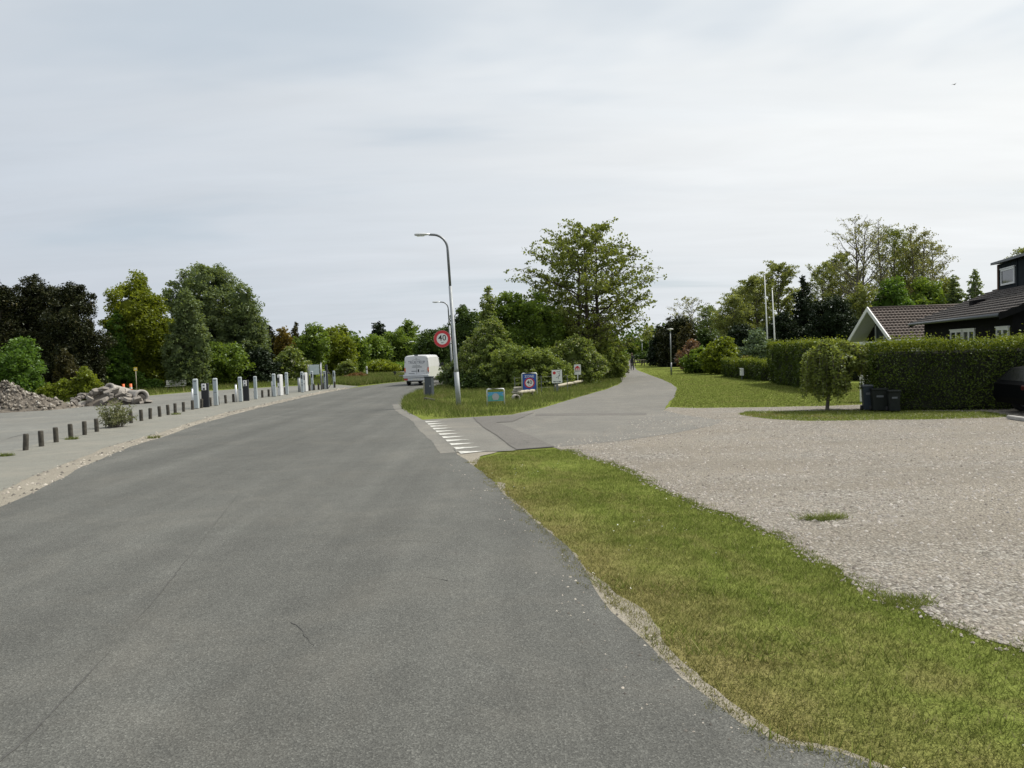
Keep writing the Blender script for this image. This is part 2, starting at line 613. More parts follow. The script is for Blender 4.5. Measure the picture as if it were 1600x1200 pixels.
M['boardgreen'] = plain('board_green', (0.09, 0.30, 0.22), 0.5, var=0.2)
M['boardgrey'] = plain('board_grey_white', (0.36, 0.36, 0.40), 0.5, var=0.12)
M['panelgrey'] = plain('info_panel_grey_green', (0.40, 0.47, 0.46), 0.35, var=0.08)
M['ink'] = plain('print_black', (0.02, 0.02, 0.025), 0.5, var=0.1)
M['ink_soft'] = plain('print_dark_grey', (0.10, 0.11, 0.13), 0.5, var=0.1)
M['yellow'] = plain('sign_yellow', (0.62, 0.45, 0.06), 0.5, var=0.12)
M['orange'] = plain('marker_orange', (0.62, 0.13, 0.035), 0.5, var=0.12)
M['rust'] = plain('rusty_sheet', (0.24, 0.095, 0.03), 0.9, var=0.4)
M['van'] = plain('van_white_paint', (0.62, 0.63, 0.64), 0.28, var=0.04, scale=2, coat=0.4)
M['vanlift'] = plain('van_lift_aluminium', (0.56, 0.58, 0.60), 0.45, 0.3, var=0.1)
M['tail_red'] = plain('tail_lamp_red', (0.42, 0.03, 0.02), 0.2, var=0.1, coat=0.5)
M['tail_orange'] = plain('tail_lamp_amber', (0.65, 0.18, 0.03), 0.2, var=0.1, coat=0.5)
M['car_lamp'] = plain('car_lamp_dark_red', (0.05, 0.008, 0.008), 0.3, var=0.1)
M['rubber'] = plain('tyre_rubber', (0.02, 0.02, 0.021), 0.85, var=0.2)
M['rim'] = plain('wheel_rim', (0.38, 0.39, 0.40), 0.4, 0.6)
M['carblack'] = plain('car_black_paint', (0.003, 0.0033, 0.004), 0.5, var=0.1, spec=0.05)
M['glass'] = glassmat('window_glass')
M['carglass'] = plain('car_tinted_glass', (0.008, 0.009, 0.010), 0.25, var=0.1, spec=0.2)
M['lampglass'] = plain('lamp_lens', (0.70, 0.72, 0.72), 0.25, var=0.05)
M['concrete'] = plain('pipe_concrete', (0.32, 0.30, 0.275), 0.9, var=0.25, scale=5, bump=0.5)
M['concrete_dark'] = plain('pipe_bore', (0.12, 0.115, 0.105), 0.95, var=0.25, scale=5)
M['chunk'] = stonemat('rubble_concrete', [(0.09, 0.08, 0.07), (0.17, 0.155, 0.14), (0.24, 0.22, 0.195), (0.13, 0.12, 0.11)])
M['dirt'] = plain('mound_dirt', (0.135, 0.118, 0.098), 0.95, var=0.35, scale=3, bump=1.0)
M['boulder'] = plain('boulder_stone', (0.33, 0.31, 0.27), 0.9, var=0.3, scale=4, bump=0.8)
M['bark'] = plain('tree_bark', (0.060, 0.048, 0.036), 0.95, var=0.35, scale=6, bump=0.8)
M['bark_pale'] = plain('tree_bark_pale', (0.17, 0.155, 0.135), 0.95, var=0.3, scale=6)
M['bark_mid'] = plain('tree_bark_grey', (0.105, 0.092, 0.078), 0.95, var=0.3, scale=6)
M['blockcore'] = plain('hedge_light_block', (0.016, 0.019, 0.010), 1.0, var=0.5, scale=6)  # near-black for the added light-blocking box inside each hedge
M['houseblack'] = plain('black_timber', (0.009, 0.0092, 0.0095), 0.9, var=0.3, scale=4, spec=0.08)
M['dormer'] = plain('dormer_slate_boards', (0.014, 0.019, 0.023), 0.85, var=0.25, scale=4, spec=0.1)
M['copper'] = plain('dormer_brown_trim', (0.12, 0.065, 0.04), 0.7, var=0.2)
M['roof_brown'] = plain('roof_tile_brown', (0.080, 0.060, 0.050), 0.75, var=0.28, scale=3, bump=0.3)
M['roof_dark'] = plain('roof_tile_dark', (0.055, 0.046, 0.041), 0.75, var=0.3, scale=2.5, bump=0.3)
M['gutter'] = plain('gutter_grey', (0.10, 0.11, 0.12), 0.45, 0.3)
M['soffit'] = plain('soffit_grey', (0.42, 0.44, 0.46), 0.7, var=0.08)
M['bench'] = plain('bench_white_paint', (0.60, 0.60, 0.53), 0.7, var=0.15)
M['cloth'] = plain('dark_clothing', (0.022, 0.023, 0.030), 0.9, var=0.3, scale=12)
M['skin'] = plain('skin', (0.40, 0.26, 0.19), 0.6, var=0.05)
M['hair'] = plain('hair_brown', (0.09, 0.065, 0.045), 0.8, var=0.2)
M['kerb'] = plain('kerb_stone', (0.34, 0.33, 0.31), 0.9, var=0.2, scale=4)
M['whitefly'] = plain('bird_dark', (0.08, 0.08, 0.09), 0.8)

# foliage
L = {}
L['pine'] = leafmat('needles_dark_pine', (0.012, 0.016, 0.007), (0.042, 0.046, 0.018), 0.12, tip=(0.085, 0.075, 0.03))
L['pine_green'] = leafmat('needles_green_black', (0.010, 0.017, 0.009), (0.028, 0.042, 0.020), 0.12)
L['oak'] = leafmat('leaves_yellow_green', (0.079, 0.113, 0.013), (0.254, 0.288, 0.034), 0.46)
L['willow'] = leafmat('leaves_grey_green', (0.060, 0.095, 0.040), (0.211, 0.261, 0.119), 0.46)
L['birch'] = leafmat('leaves_fresh_green', (0.053, 0.113, 0.020), (0.160, 0.261, 0.051), 0.46)
L['green'] = leafmat('leaves_mid_green', (0.062, 0.110, 0.020), (0.203, 0.283, 0.053), 0.46)
L['lime'] = leafmat('leaves_lime_green', (0.102, 0.144, 0.017), (0.237, 0.275, 0.037), 0.46)
L['deep'] = leafmat('leaves_deep_green', (0.027, 0.048, 0.015), (0.098, 0.147, 0.039), 0.25)
L['maple'] = leafmat('leaves_maple', (0.084, 0.110, 0.024), (0.232, 0.270, 0.075), 0.46)
L['haw'] = leafmat('leaves_hawthorn', (0.083, 0.121, 0.033), (0.256, 0.313, 0.094), 0.46, tip=(0.46, 0.46, 0.36))
L['willow_bush'] = leafmat('leaves_bush_willow', (0.079, 0.127, 0.034), (0.317, 0.376, 0.109), 0.46)
L['hedge'] = leafmat('leaves_hedge', (0.022, 0.038, 0.008), (0.095, 0.134, 0.023), 0.25)
L['hedge_lit_top'] = leafmat('leaves_hedge_lit_top', (0.102, 0.138, 0.017), (0.200, 0.237, 0.037), 0.4)  # lighter copy of the hedge leaves, sunlit top put into the colour
L['bare'] = leafmat('leaves_young_sparse', (0.118, 0.124, 0.062), (0.288, 0.295, 0.144), 0.46)
L['airy'] = leafmat('leaves_airy_olive', (0.103, 0.127, 0.038), (0.295, 0.329, 0.119), 0.46)
L['brown'] = leafmat('leaves_brown_yellow', (0.11, 0.085, 0.02), (0.23, 0.17, 0.04), 0.35)
L['copperleaf'] = leafmat('leaves_brown_green', (0.040, 0.036, 0.016), (0.085, 0.080, 0.030), 0.25)
L['pink'] = leafmat('leaves_pink_bronze', (0.14, 0.085, 0.065), (0.30, 0.19, 0.14), 0.35)
L['weep'] = leafmat('leaves_weeping', (0.095, 0.130, 0.032), (0.292, 0.339, 0.098), 0.46)
L['silver'] = leafmat('leaves_silver_green', (0.079, 0.121, 0.068), (0.250, 0.317, 0.186), 0.3)
L['umbel'] = leafmat('leaves_pale_weed', (0.10, 0.12, 0.05), (0.24, 0.25, 0.14), 0.35, tip=(0.55, 0.55, 0.45))
L['red'] = leafmat('leaves_red_grass', (0.12, 0.07, 0.035), (0.22, 0.13, 0.06), 0.3)


# ------------------------------------------------------------------ ground sheets
def resample(pts, step, closed=True):
    pts = [np.asarray(p, float) for p in pts]
    out = []
    n = len(pts)
    for i in range(n if closed else n - 1):
        a, b = pts[i], pts[(i + 1) % n]
        k = max(1, int(np.linalg.norm(b - a) / step))
        for j in range(k):
            out.append(a + (b - a) * j / k)
    if not closed:
        out.append(pts[-1])
    return np.array(out)


def smooth_line(pts, it=2):
    """Chaikin corner cutting of an open line"""
    p = [np.asarray(q, float) for q in pts]
    for _ in range(it):
        q = [p[0]]
        for a, b in zip(p[:-1], p[1:]):
            q += [a * 0.75 + b * 0.25, a * 0.25 + b * 0.75]
        q.append(p[-1])
        p = q
    return p


def jitter(poly, amp, rng, near=(0, 0)):
    n = len(poly)
    nx = np.roll(poly, -1, 0) - np.roll(poly, 1, 0)
    nrm = np.stack([nx[:, 1], -nx[:, 0]], -1)
    nrm /= np.linalg.norm(nrm, axis=1, keepdims=True) + 1e-9
    e = rng.normal(0, 1, n)
    s = (e + np.roll(e, 1) + np.roll(e, -1)) / 1.7
    low = np.interp(np.arange(n), np.arange(0, n + 6, 6), rng.normal(0, 1, len(np.arange(0, n + 6, 6))))
    return poly + nrm * ((s * 0.5 + low * 0.8) * amp)[:, None]


def sheet(name, pts, z, mat, amp=0.0, step=0.25, seed=1, parent=None, label=None):
    poly = np.array([np.asarray(p, float) for p in pts])
    if amp:
        d = np.linalg.norm(poly, axis=1)
        poly = jitter(resample(pts, step), amp, np.random.default_rng(seed))
    v = [Vector((p[0], p[1], 0)) for p in poly]
    tris = tessellate_polygon([v])
    fs = []
    for t_ in tris:
        a, b, c = (poly[i] for i in t_)
        cr = (b[0] - a[0]) * (c[1] - a[1]) - (b[1] - a[1]) * (c[0] - a[0])
        fs.append(t_ if cr > 0 else (t_[0], t_[2], t_[1]))
    o = link(name, new_mesh(name, [(p[0], p[1], z) for p in poly], fs), mat, parent)
    if parent is None:
        tag(o, label, kind='structure')
    return o, poly


def inside(poly, pts):
    x, y = pts[:, 0], pts[:, 1]
    r = np.zeros(len(pts), bool)
    n = len(poly)
    j = n - 1
    for i in range(n):
        xi, yi = poly[i]
        xj, yj = poly[j]
        if yi != yj:
            c = ((yi > y) != (yj > y)) & (x < (xj - xi) * (y - yi) / (yj - yi) + xi)
            r ^= c
        j = i
    return r


def PX(lst):
    return [G(*p) for p in lst]


gr = MB()
gr.add([(-900, -60, 0), (900, -60, 0), (900, 1200, 0), (-900, 1200, 0)], [(0, 1, 2, 3)])
ground = gr.build('ground', M['ground'])
tag(ground, 'flat mown grass ground under the whole place', kind='structure')

# main road: right edge and left edge, near to far
RE = PX([(1330, 1193), (1222, 1174), (1178, 1153), (1084, 1075), (1036, 1027), (948, 938), (886, 872), (830, 815), (770, 755),
         (735, 722), (712, 708), (662, 658), (640, 647), (630, 640), (626, 632), (630, 622), (645, 613), (668, 606.5)])
RE = [np.array((3.6, -8.0)), np.array((2.9, 2.6))] + RE
RE_far = [np.array(p) for p in ((-4.5, 58.5), (-2.6, 66), (0, 76), (3, 90), (5.5, 110), (8, 150))]
LE = PX([(0, 795), (70, 762), (160, 716), (250, 684), (330, 657), (420, 634), (500, 615.5), (545, 607), (600, 599.5)])
LE = [np.array((-6.2, -8.0))] + LE
LE_far = [np.array(p) for p in ((-9.5, 68.5), (-7, 78), (-4, 92), (-1.2, 112), (1.5, 150))]
road_poly = smooth_line(RE, 1) + RE_far + LE_far[::-1] + smooth_line(LE, 1)[::-1]
road, ROAD = sheet('road', road_poly, 0.016, M['road'], 0.045, 0.35, 3, label='grey asphalt main road bending away to the right')
far_road, _ = sheet('far_road', [(-60, 112), (-30, 116), (-14, 107), (-9, 95), (-6.6, 80), (-2.5, 85), (-2.5, 98), (-7, 122), (-28, 140), (-60, 136)],
                    0.012, M['path'], 0.1, 1.5, 4, label='pale far side road behind the grass corner')

# left parking lot, footway and sand strip
BOLL = [(40, 704), (65, 698), (88, 691.5), (111, 685), (132.5, 680), (151.5, 675), (205, 661.5), (221, 658), (235, 655),
        (250, 651.5), (263, 648.7), (274, 646), (287, 643.6), (301, 640.4), (315, 637.8), (329, 635), (341, 632.8),
        (353, 630.6), (365, 628.6), (376, 626.8), (388, 625), (399, 623.2), (410, 621.5), (420, 620), (428.5, 618.8),
        (438, 617.3), (446, 616.2), (484, 611), (491, 610), (498, 609.2), (505, 608.4), (511.5, 607.6), (523, 606)]
boll_w = PX(BOLL)
lot_far = PX([(60, 633), (110, 628), (225, 619), (300, 612.5), (370, 608), (450, 603.5), (525, 601)])
lot_poly = [np.array((-9.0, -6)), np.array((-60, -6)), np.array((-60, 46.0))] + lot_far + [G(560, 603.5), G(545, 607)] + LE[1:-2][::-1]
lot, LOT = sheet('parking_lot', lot_poly, 0.004, M['lot'], 0.05, 0.5, 5, label='wide worn asphalt parking lot on the left')
walk_in = [boll_w[0] + np.array((0.5, -9.0)) + np.array((0.9, -4.5))] + [b + np.array((-0.45, 0.0)) for b in boll_w]
walk_out = PX([(0, 768), (50, 746), (100, 726), (160, 701), (250, 676), (330, 651), (420, 629.5), (500, 612), (540, 605.5)])
walk_out = [walk_out[0] + (walk_out[0] - walk_out[1]) * 4] + walk_out
walk, WALK = sheet('pavement', walk_in + walk_out[::-1], 0.010, M['walk'], 0.035, 0.3, 6, label='pale asphalt footway beside the bollards')
sand_poly = [p + np.array((-0.05, 0)) for p in walk_out] + [p + np.array((0.10, 0)) for p in smooth_line(LE[0:-1], 1)[::-1]]
sand, SAND = sheet('sand_strip', sand_poly, 0.0075, M['sand'], 0.05, 0.25, 7, label='pale sand strip between road and footway')
kerb_sand = [p + np.array((-0.45, 0.03)) for p in smooth_line(RE[1:11], 2)] + [p + np.array((0.10, 0.03)) for p in smooth_line(RE[1:11], 2)[::-1]]
sand2, SAND2 = sheet('sand_edge', kerb_sand, 0.0105, M['sand'], 0.055, 0.14, 8, label='sandy crumbling edge between road and grass verge')
sand3, _ = sheet('sand_corner', [p + np.array((0.05, -0.05)) for p in RE[12:17]] + [p + np.array((-0.35, -0.12)) for p in RE[12:17][::-1]],
                 0.0195, M['apron'], 0.03, 0.3, 9, label='pale worn kerb line round the grass corner')

# side path
PL = PX([(662, 656.5), (700, 654.5), (745, 652), (800, 648.5), (850, 637), (900, 622), (945, 609.5), (965, 602), (972, 597), (969, 588), (971, 580), (975, 570), (980, 562)])
PR = PX([(712, 708), (780, 706.5), (870, 699), (960, 690), (1050, 678), (1110, 666), (1130, 657), (1075, 650), (1036, 642), (1044, 630), (1054, 616), (1058, 605), (1046, 597.5), (1015, 586), (994, 578), (990, 570), (986.5, 562)])
far_p = [np.array((30.0, 170.0)), np.array((34.0, 190.0)), np.array((37.0, 190.0)), np.array((33.0, 170.0))]
path, PATH = sheet('side_path', PL + far_p + PR[::-1], 0.012, M['path'], 0.04, 0.4, 10, label='pale asphalt side path winding away past the hedges')
apr, _ = sheet('junction_apron', PX([(660.5, 657.5), (735, 653.5), (765, 676), (802, 705.5), (713, 707.5)]), 0.0205, M['apron'], 0.02, 0.3, 11, label='pale asphalt strip under the give way triangles')
pat, _ = sheet('asphalt_patch', PX([(738, 653), (790, 649.6), (835, 645.5), (822, 650), (800, 660), (775, 661), (800, 670), (835, 684), (868, 699), (806, 704), (768, 677)]),
               0.0245, M['patch'], 0.025, 0.3, 12, label='darker asphalt repair patch at the path mouth')
sc_, _ = sheet('sand_corner', PX([(700, 706), (712, 708), (775, 707), (752, 714), (742, 726), (735, 735), (722, 722)]), 0.0142, M['sand'], 0.05, 0.12, 16, label='bare sandy corner where verge meets the give way line')
jl, _ = sheet('path_joint', PX([(836, 647.0), (900, 646.0), (1010, 645.6), (1010, 649), (900, 649.6), (836, 650.5)]), 0.0165, M['patch'], 0.03, 0.3, 13, label='dark joint line across the side path')

# gravel yard
verge_r = PX([(735, 709), (790, 707), (880, 703), (925, 714), (960, 726), (1000, 745), (1050, 770), (1100, 790), (1140, 803), (1200, 832), (1270, 872), (1340, 906),
              (1385, 938), (1430, 950), (1480, 978), (1540, 1000), (1600, 1012), (1700, 1040)])
_rg = np.random.default_rng(61)
verge_r = list(verge_r[:2]) + list(jitter(resample(verge_r[2:], 0.11, False), 0.055, _rg))
strip_n = PX([(1148, 648), (1200, 655), (1260, 658.5), (1350, 657), (1450, 656), (1545, 653.5)])
strip_f = PX([(1580, 651), (1540, 644), (1340, 641.5), (1240, 643), (1170, 643.5)])
grav_far = PX([(1034, 643), (1045, 636.5), (1085, 638), (1200, 636.5), (1300, 634.5), (1362, 632)])
grav_poly = PX([(860, 697)]) + verge_r[2:] + [np.array((30, 8.0)), np.array((30, 24.0)), np.array((20, 25.5)), np.array((14.4, 25.8))] + grav_far[::-1] + PX([(1000, 655), (950, 670)])
grav, GRAV = sheet('gravel_yard', grav_poly, 0.008, M['gravel'], 0.03, 0.25, 14, label='pale pinkish gravel yard beside the verge')
strip, STRIP = sheet('grass_strip', strip_n + strip_f, 0.012, M['verge'], 0.06, 0.25, 15, label='thin grass strip before the right hedge')
VERGE = np.array(smooth_line(RE[1:12], 1) + verge_r[1:] + [np.array((14.0, 3.0)), np.array((9.0, -3.0)), np.array((3.0, -3.0))])
sheet('verge', list(VERGE), 0.0035, M['verge_edge'], label='green roadside verge with dry worn edge')
ISLAND = np.array(PX([(640, 649), (628, 640), (627, 631), (632, 621), (650, 611), (690, 602), (760, 600), (880, 590), (962, 578), (968, 590), (972, 598), (945, 609), (900, 622), (850, 636), (800, 648), (700, 653.5)]))
kb = MB()
k0, k1 = G(1572, 655), G(1640, 665)
dk = (k1 - k0) / np.linalg.norm(k1 - k0)
nk = np.array((-dk[1], dk[0]))
ln = np.linalg.norm(k1 - k0) + 3
kb.box(0, ln, 0, 0.14, 0.0, 0.11, 0.02)
kerb = kb.build('kerb', M['kerb'])
kerb.location = (k0[0], k0[1], 0.0)
kerb.rotation_euler = (0, 0, math.atan2(dk[1], dk[0]))
tag(kerb, 'short pale kerb stone in front of the black car', kind='structure')

# give way triangles, each a part of the road
A0, A1 = G(664, 659.5), G(716, 707)
for k in range(11):
    f = k / 10.0
    a = A0 + (A1 - A0) * f
    u = (A1 - A0) / np.linalg.norm(A1 - A0)
    wd = 0.46 - 0.0 * f
    tipdir = G(757, 705) - G(716, 707.5)
    tip = a + tipdir * (1.0 if f > 0.5 else 0.95) + u * wd * 0.5
    mbt = MB()
    mbt.add([(a[0], a[1], 0.0285), (a[0] + u[0] * wd, a[1] + u[1] * wd, 0.0285), (tip[0], tip[1], 0.0285)], [(0, 1, 2)])
    mbt.build('give_way_triangle', M['paint'], road)


def ragged_strip(name, pix, width, z, mat, parent, seed):
    rng = np.random.default_rng(seed)
    ln_ = resample(smooth_line(PX(pix), 2), 0.12, False)
    tn = np.gradient(ln_, axis=0)
    tn /= np.linalg.norm(tn, axis=1, keepdims=True)
    nr = np.stack([tn[:, 1], -tn[:, 0]], -1)
    n = len(ln_)
    wv = width * np.clip(0.6 + 0.7 * np.interp(np.arange(n), np.arange(0, n + 4, 4), rng.normal(0, 0.6, len(np.arange(0, n + 4, 4)))), 0.08, 2)
    ln_ = ln_ + nr * (rng.normal(0, 0.006, n))[:, None]
    a, b = ln_ + nr * wv[:, None] / 2, ln_ - nr * wv[:, None] / 2
    V = np.concatenate([np.c_[a, np.full(n, z)], np.c_[b, np.full(n, z)]])
    i = np.arange(n - 1)
    F = np.stack([i, i + 1, i + 1 + n, i + n], -1)
    return link(name, new_mesh(name, V, F), mat, parent)


ragged_strip('seam', [(372, 775), (340, 815), (290, 880), (225, 960), (150, 1045), (60, 1140), (0, 1195)], 0.014, 0.0200, M['seam'], road, 21)
ragged_strip('crack', [(545, 918), (590, 905), (650, 902), (700, 910)], 0.016, 0.0200, M['seam'], road, 22)
ragged_strip('crack', [(520, 651.5), (560, 650.5), (630, 648.5)], 0.05, 0.0200, M['seam'], road, 23)
ragged_strip('crack', [(610, 619), (640, 617)], 0.09, 0.0200, M['seam'], road, 24)
ragged_strip('crack', [(385, 735), (395, 733)], 0.05, 0.0200, M['seam'], road, 25)
ragged_strip('crack', [(455, 975), (470, 985), (478, 1000), (490, 1012)], 0.010, 0.0200, M['seam'], road, 27)
ragged_strip('crack', [(690, 850), (640, 846), (560, 849), (480, 857)], 0.008, 0.0200, M['seam'], road, 28)
ragged_strip('crack', [(330, 742), (400, 728), (480, 722)], 0.012, 0.0200, M['seam'], road, 29)
ragged_strip('crack', [(0, 690), (20, 683), (50, 676)], 0.05, 0.0080, M['seam'], lot, 26)


def leaf_mesh(pos, size, rng, aspect=0.6, up=0.0, jitter_=0.35):
    n = len(pos)
    a = rng.normal(size=(n, 3))
    a[:, 2] *= (1 - up)
    a /= np.linalg.norm(a, axis=1, keepdims=True) + 1e-9
    b = rng.normal(size=(n, 3))
    b -= a * (a * b).sum(1, keepdims=True)
    b /= np.linalg.norm(b, axis=1, keepdims=True) + 1e-9
    s = (size * rng.uniform(1 - jitter_, 1 + jitter_, n))[:, None]
    c = np.cross(a, b)
    V = np.stack([pos - a * s * 0.5, pos + b * s * 0.5 * aspect + c * s * 0.1, pos + a * s * 0.5, pos - b * s * 0.5 * aspect + c * s * 0.1], 1)
    return V.reshape(-1, 3), np.arange(n * 4).reshape(-1, 4)


# loose stones and grass blades
def pebbles(name, poly, n, smin, smax, mat, seed, label, dens=None, z=0.012, flat=0.6, cat='gravel'):
    rng = np.random.default_rng(seed)
    lo, hi = poly.min(0), poly.max(0)
    pts = rng.uniform(lo, hi, (int(n * 6), 2))
    pts = pts[inside(poly, pts)]
    if dens is not None:
        pts = pts[rng.random(len(pts)) < dens(pts)]
    pts = pts[:n]
    k = len(pts)
    octa = np.array([(1, 0, 0), (0, 1, 0), (-1, 0, 0), (0, -1, 0), (0, 0, 1)], float)
    f = np.array([(0, 1, 4), (1, 2, 4), (2, 3, 4), (3, 0, 4)])
    s = smin + (smax - smin) * rng.random(k) ** 2.5
    V = octa[None] * rng.uniform(0.6, 1.3, (k, 5, 1)) * s[:, None, None]
    V[:, :, 2] *= flat * 1.3
    an = rng.uniform(0, 6.28, k)
    c, sn = np.cos(an)[:, None], np.sin(an)[:, None]
    x, y = V[:, :, 0] * c - V[:, :, 1] * sn, V[:, :, 0] * sn + V[:, :, 1] * c
    V = np.stack([x + pts[:, None, 0], y + pts[:, None, 1], V[:, :, 2] + z - 0.001], -1)
    F = (f[None] + (np.arange(k) * 5)[:, None, None]).reshape(-1, 3)
    o = link(name, new_mesh(name, V.reshape(-1, 3), F), mat)
    return tag(o, label, cat, kind='stuff')


def blades(name, poly, n, h, wid, mat, seed, label, dens=None, lean=0.5, cat='grass', z=0.0, parent=None, clump=0.0, extra=None):
    rng = np.random.default_rng(seed)
    lo, hi = poly.min(0), poly.max(0)
    pts = rng.uniform(lo, hi, (int(n * 5), 2))
    pts = pts[inside(poly, pts)]
    if dens is not None:
        pts = pts[rng.random(len(pts)) < dens(pts)]
    pts = pts[:n]
    if extra is not None:
        pts = np.concatenate([pts, extra])
    k = len(pts)
    if clump:
        pts = pts + rng.normal(0, clump, (k, 2))
    hh = h * rng.uniform(0.45, 1.3, k)
    an = rng.uniform(0, 6.28, k)
    ln_ = rng.normal(0, lean, (k, 2)) * hh[:, None]
    dx, dy = np.cos(an) * wid / 2, np.sin(an) * wid / 2
    zz = np.full(k, z)
    V = np.stack([np.stack([pts[:, 0] - dx, pts[:, 1] - dy, zz], -1), np.stack([pts[:, 0] + dx, pts[:, 1] + dy, zz], -1),
                  np.stack([pts[:, 0] + ln_[:, 0], pts[:, 1] + ln_[:, 1], zz + hh], -1)], 1)
    F = np.arange(k * 3).reshape(-1, 3)
    o = link(name, new_mesh(name, V.reshape(-1, 3), F), mat, parent)
    if parent is None:
        tag(o, label, cat, kind='stuff')
    else:
        o['kind'] = 'stuff'
    return o


def fade(d0, d1, lo):
    return lambda p: np.clip(1 - (p[:, 1] - d0) / (d1 - d0), lo, 1)


def vnoise(p, s, seed):
    r = np.random.default_rng(seed)
    ph, kx, ky = r.uniform(0, 6.28, 6), r.normal(0, s, 6), r.normal(0, s, 6)
    return sum(np.sin(p[:, 0] * kx[i] + p[:, 1] * ky[i] + ph[i]) for i in range(6)) / 6 * 1.4


pebbles('gravel_stones', GRAV[(GRAV[:, 0] < 26)], 60000, 0.009, 0.032, M['pebble'], 31, 'loose pale stones strewn over the gravel yard',
        dens=lambda p: np.clip(0.75 + 0.6 * vnoise(p, 1.2, 5), 0.12, 1) * np.clip(1.25 - p[:, 1] / 30, 0.3, 1), z=0.010)
SAND2 = np.array([p + np.array((-0.03, 0.0)) for p in smooth_line(RE[1:11], 2)] + [p + np.array((0.12, 0.03)) for p in smooth_line(RE[1:11], 2)[::-1]])
pebbles('sand_crumbs', SAND2, 1400, 0.003, 0.014, M['crumb'], 32, 'crumbs and small stones along the verge edge', z=0.012)
pebbles('footway_crumbs', SAND, 3500, 0.008, 0.05, M['crumb'], 33, 'dark crumbs and grit along the left sand strip', z=0.010)
near_edge = np.array([p + np.array((-0.55, 0)) for p in smooth_line(RE[1:12], 1)] + [p + np.array((0.05, 0)) for p in smooth_line(RE[1:12], 1)[::-1]])
pebbles('road_grit', near_edge, 500, 0.004, 0.016, M['crumb'], 34, 'scattered grit on the right edge of the road', z=0.018)

gl = resample(verge_r[2:], 0.1, False)
GEDGE = np.concatenate([gl + np.array((-0.12, -0.12)), gl[::-1] + np.array((0.2, 0.2))])
pebbles('edge_stones', GEDGE, 2600, 0.007, 0.026, M['pebble'], 35, 'loose stones along the border of verge and gravel', z=0.012)
verge_d = lambda p: np.clip(0.80 + 0.55 * vnoise(p, 1.8, 8), 0.18, 1) * np.clip(1.35 - p[:, 1] / 22, 0.35, 1)
inner = VERGE.copy()
rs = np.random.default_rng(411)
edge_l = np.concatenate([resample(verge_r[1:], 0.03, False), resample(smooth_line(RE[1:12], 1), 0.05, False)])
spots = edge_l[rs.random(len(edge_l)) < np.clip(0.55 + 0.6 * vnoise(edge_l, 3.0, 17), 0.15, 1)]
spill = np.repeat(spots, 22, 0) + np.repeat(rs.normal(0, 0.06, (len(spots), 2)), 22, 0) + rs.normal(0, 0.035, (len(spots) * 22, 2))
blades('verge_grass', VERGE, 270000, 0.040, 0.0080, M['verge_blade'], 41, 'short green grass with dry patches on the foreground verge', verge_d, 0.7, z=0.0, extra=spill)
blades('lush_clumps', VERGE, 26000, 0.095, 0.011, M['lush_blade'], 412, 'darker taller grass clumps within the foreground verge',
       lambda p: (vnoise(p, 2.6, 21) > 0.42) * np.clip(1.3 - p[:, 1] / 18, 0.2, 1), 0.8)
fl = rs.uniform(VERGE.min(0), VERGE.max(0), (1500, 2))
fl = fl[inside(VERGE, fl) & (vnoise(fl, 1.5, 23) > 0.1)][:260]
pv, pf = leaf_mesh(np.c_[fl, rs.uniform(0.03, 0.07, len(fl))], 0.016, rs, 1.0, 0.8)
tag(link('clover_flowers', new_mesh('clover_flowers', pv, pf), M['white_dirty']), 'tiny white clover flowers dotted in the foreground verge', 'flowers', kind='stuff')
blades('strip_grass', STRIP, 16000, 0.06, 0.012, M['lawn_blade'], 42, 'grass on the thin strip before the right hedge', None, 0.6, z=0.010)
blades('corner_grass', ISLAND, 60000, 0.22, 0.018, M['tall_blade'], 43, 'long unmown grass on the corner by the lamp post',
       lambda p: np.clip(0.55 + 0.6 * vnoise(p, 1.0, 9), 0.12, 1), 0.5)
LSTRIP = np.array(PX([(20, 634), (110, 627.5), (225, 618.5), (300, 612), (370, 607.5), (450, 603), (528, 600.5), (528, 590), (380, 594), (300, 598), (150, 610), (20, 620)]))
blades('lot_verge_grass', LSTRIP, 45000, 0.40, 0.035, M['tall_blade'], 44, 'tall grass band behind the parking lot',
       lambda p: np.clip(0.6 + 0.6 * vnoise(p, 0.6, 10), 0.15, 1), 0.4)
TRI = np.array(PX([(528, 600.5), (560, 603), (600, 598.5), (630, 596), (640, 591), (625, 585), (560, 587), (528, 591)]))
blades('far_corner_grass', TRI, 30000, 0.45, 0.05, M['tall_blade'], 45, 'tall grass on the far corner left of the van',
       lambda p: np.clip(0.6 + 0.6 * vnoise(p, 0.4, 11), 0.15, 1), 0.4)
LAWN = np.array(PX([(1046, 636), (1085, 637.5), (1200, 636), (1300, 634), (1345, 632), (1345, 600), (1200, 590), (1120, 582), (1010, 574), (1000, 579), (1046, 598), (1059, 606)]))
blades('lawn_grass', LAWN, 60000, 0.05, 0.022, M['lawn_blade'], 46, 'mown lawn grass between the side path and hedges',
       lambda p: np.clip(1.5 - p[:, 1] / 50, 0.15, 1), 0.8)
TUF = np.array([G(1287, 812) + np.array((math.cos(a) * (0.24 + 0.08 * math.sin(3 * a)), math.sin(a) * (0.12 + 0.05 * math.cos(2 * a)))) for a in np.linspace(0, 6.28, 24)[:-1]])
blades('weed_tuft', TUF, 420, 0.075, 0.010, M['lush_blade'], 47, 'small lone weed tuft in the gravel yard', None, 1.1, cat='weed', z=0.008, clump=0.05)
tuf2 = np.array([G(1415, 942) + np.array((math.cos(a) * 0.20, math.sin(a) * 0.13)) for a in np.linspace(0, 6.28, 14)[:-1]])
blades('grass_tuft', tuf2, 600, 0.05, 0.009, M['lush_blade'], 48, 'small grass tuft reaching into gravel at verge edge', None, 0.9, z=0.008, clump=0.05)


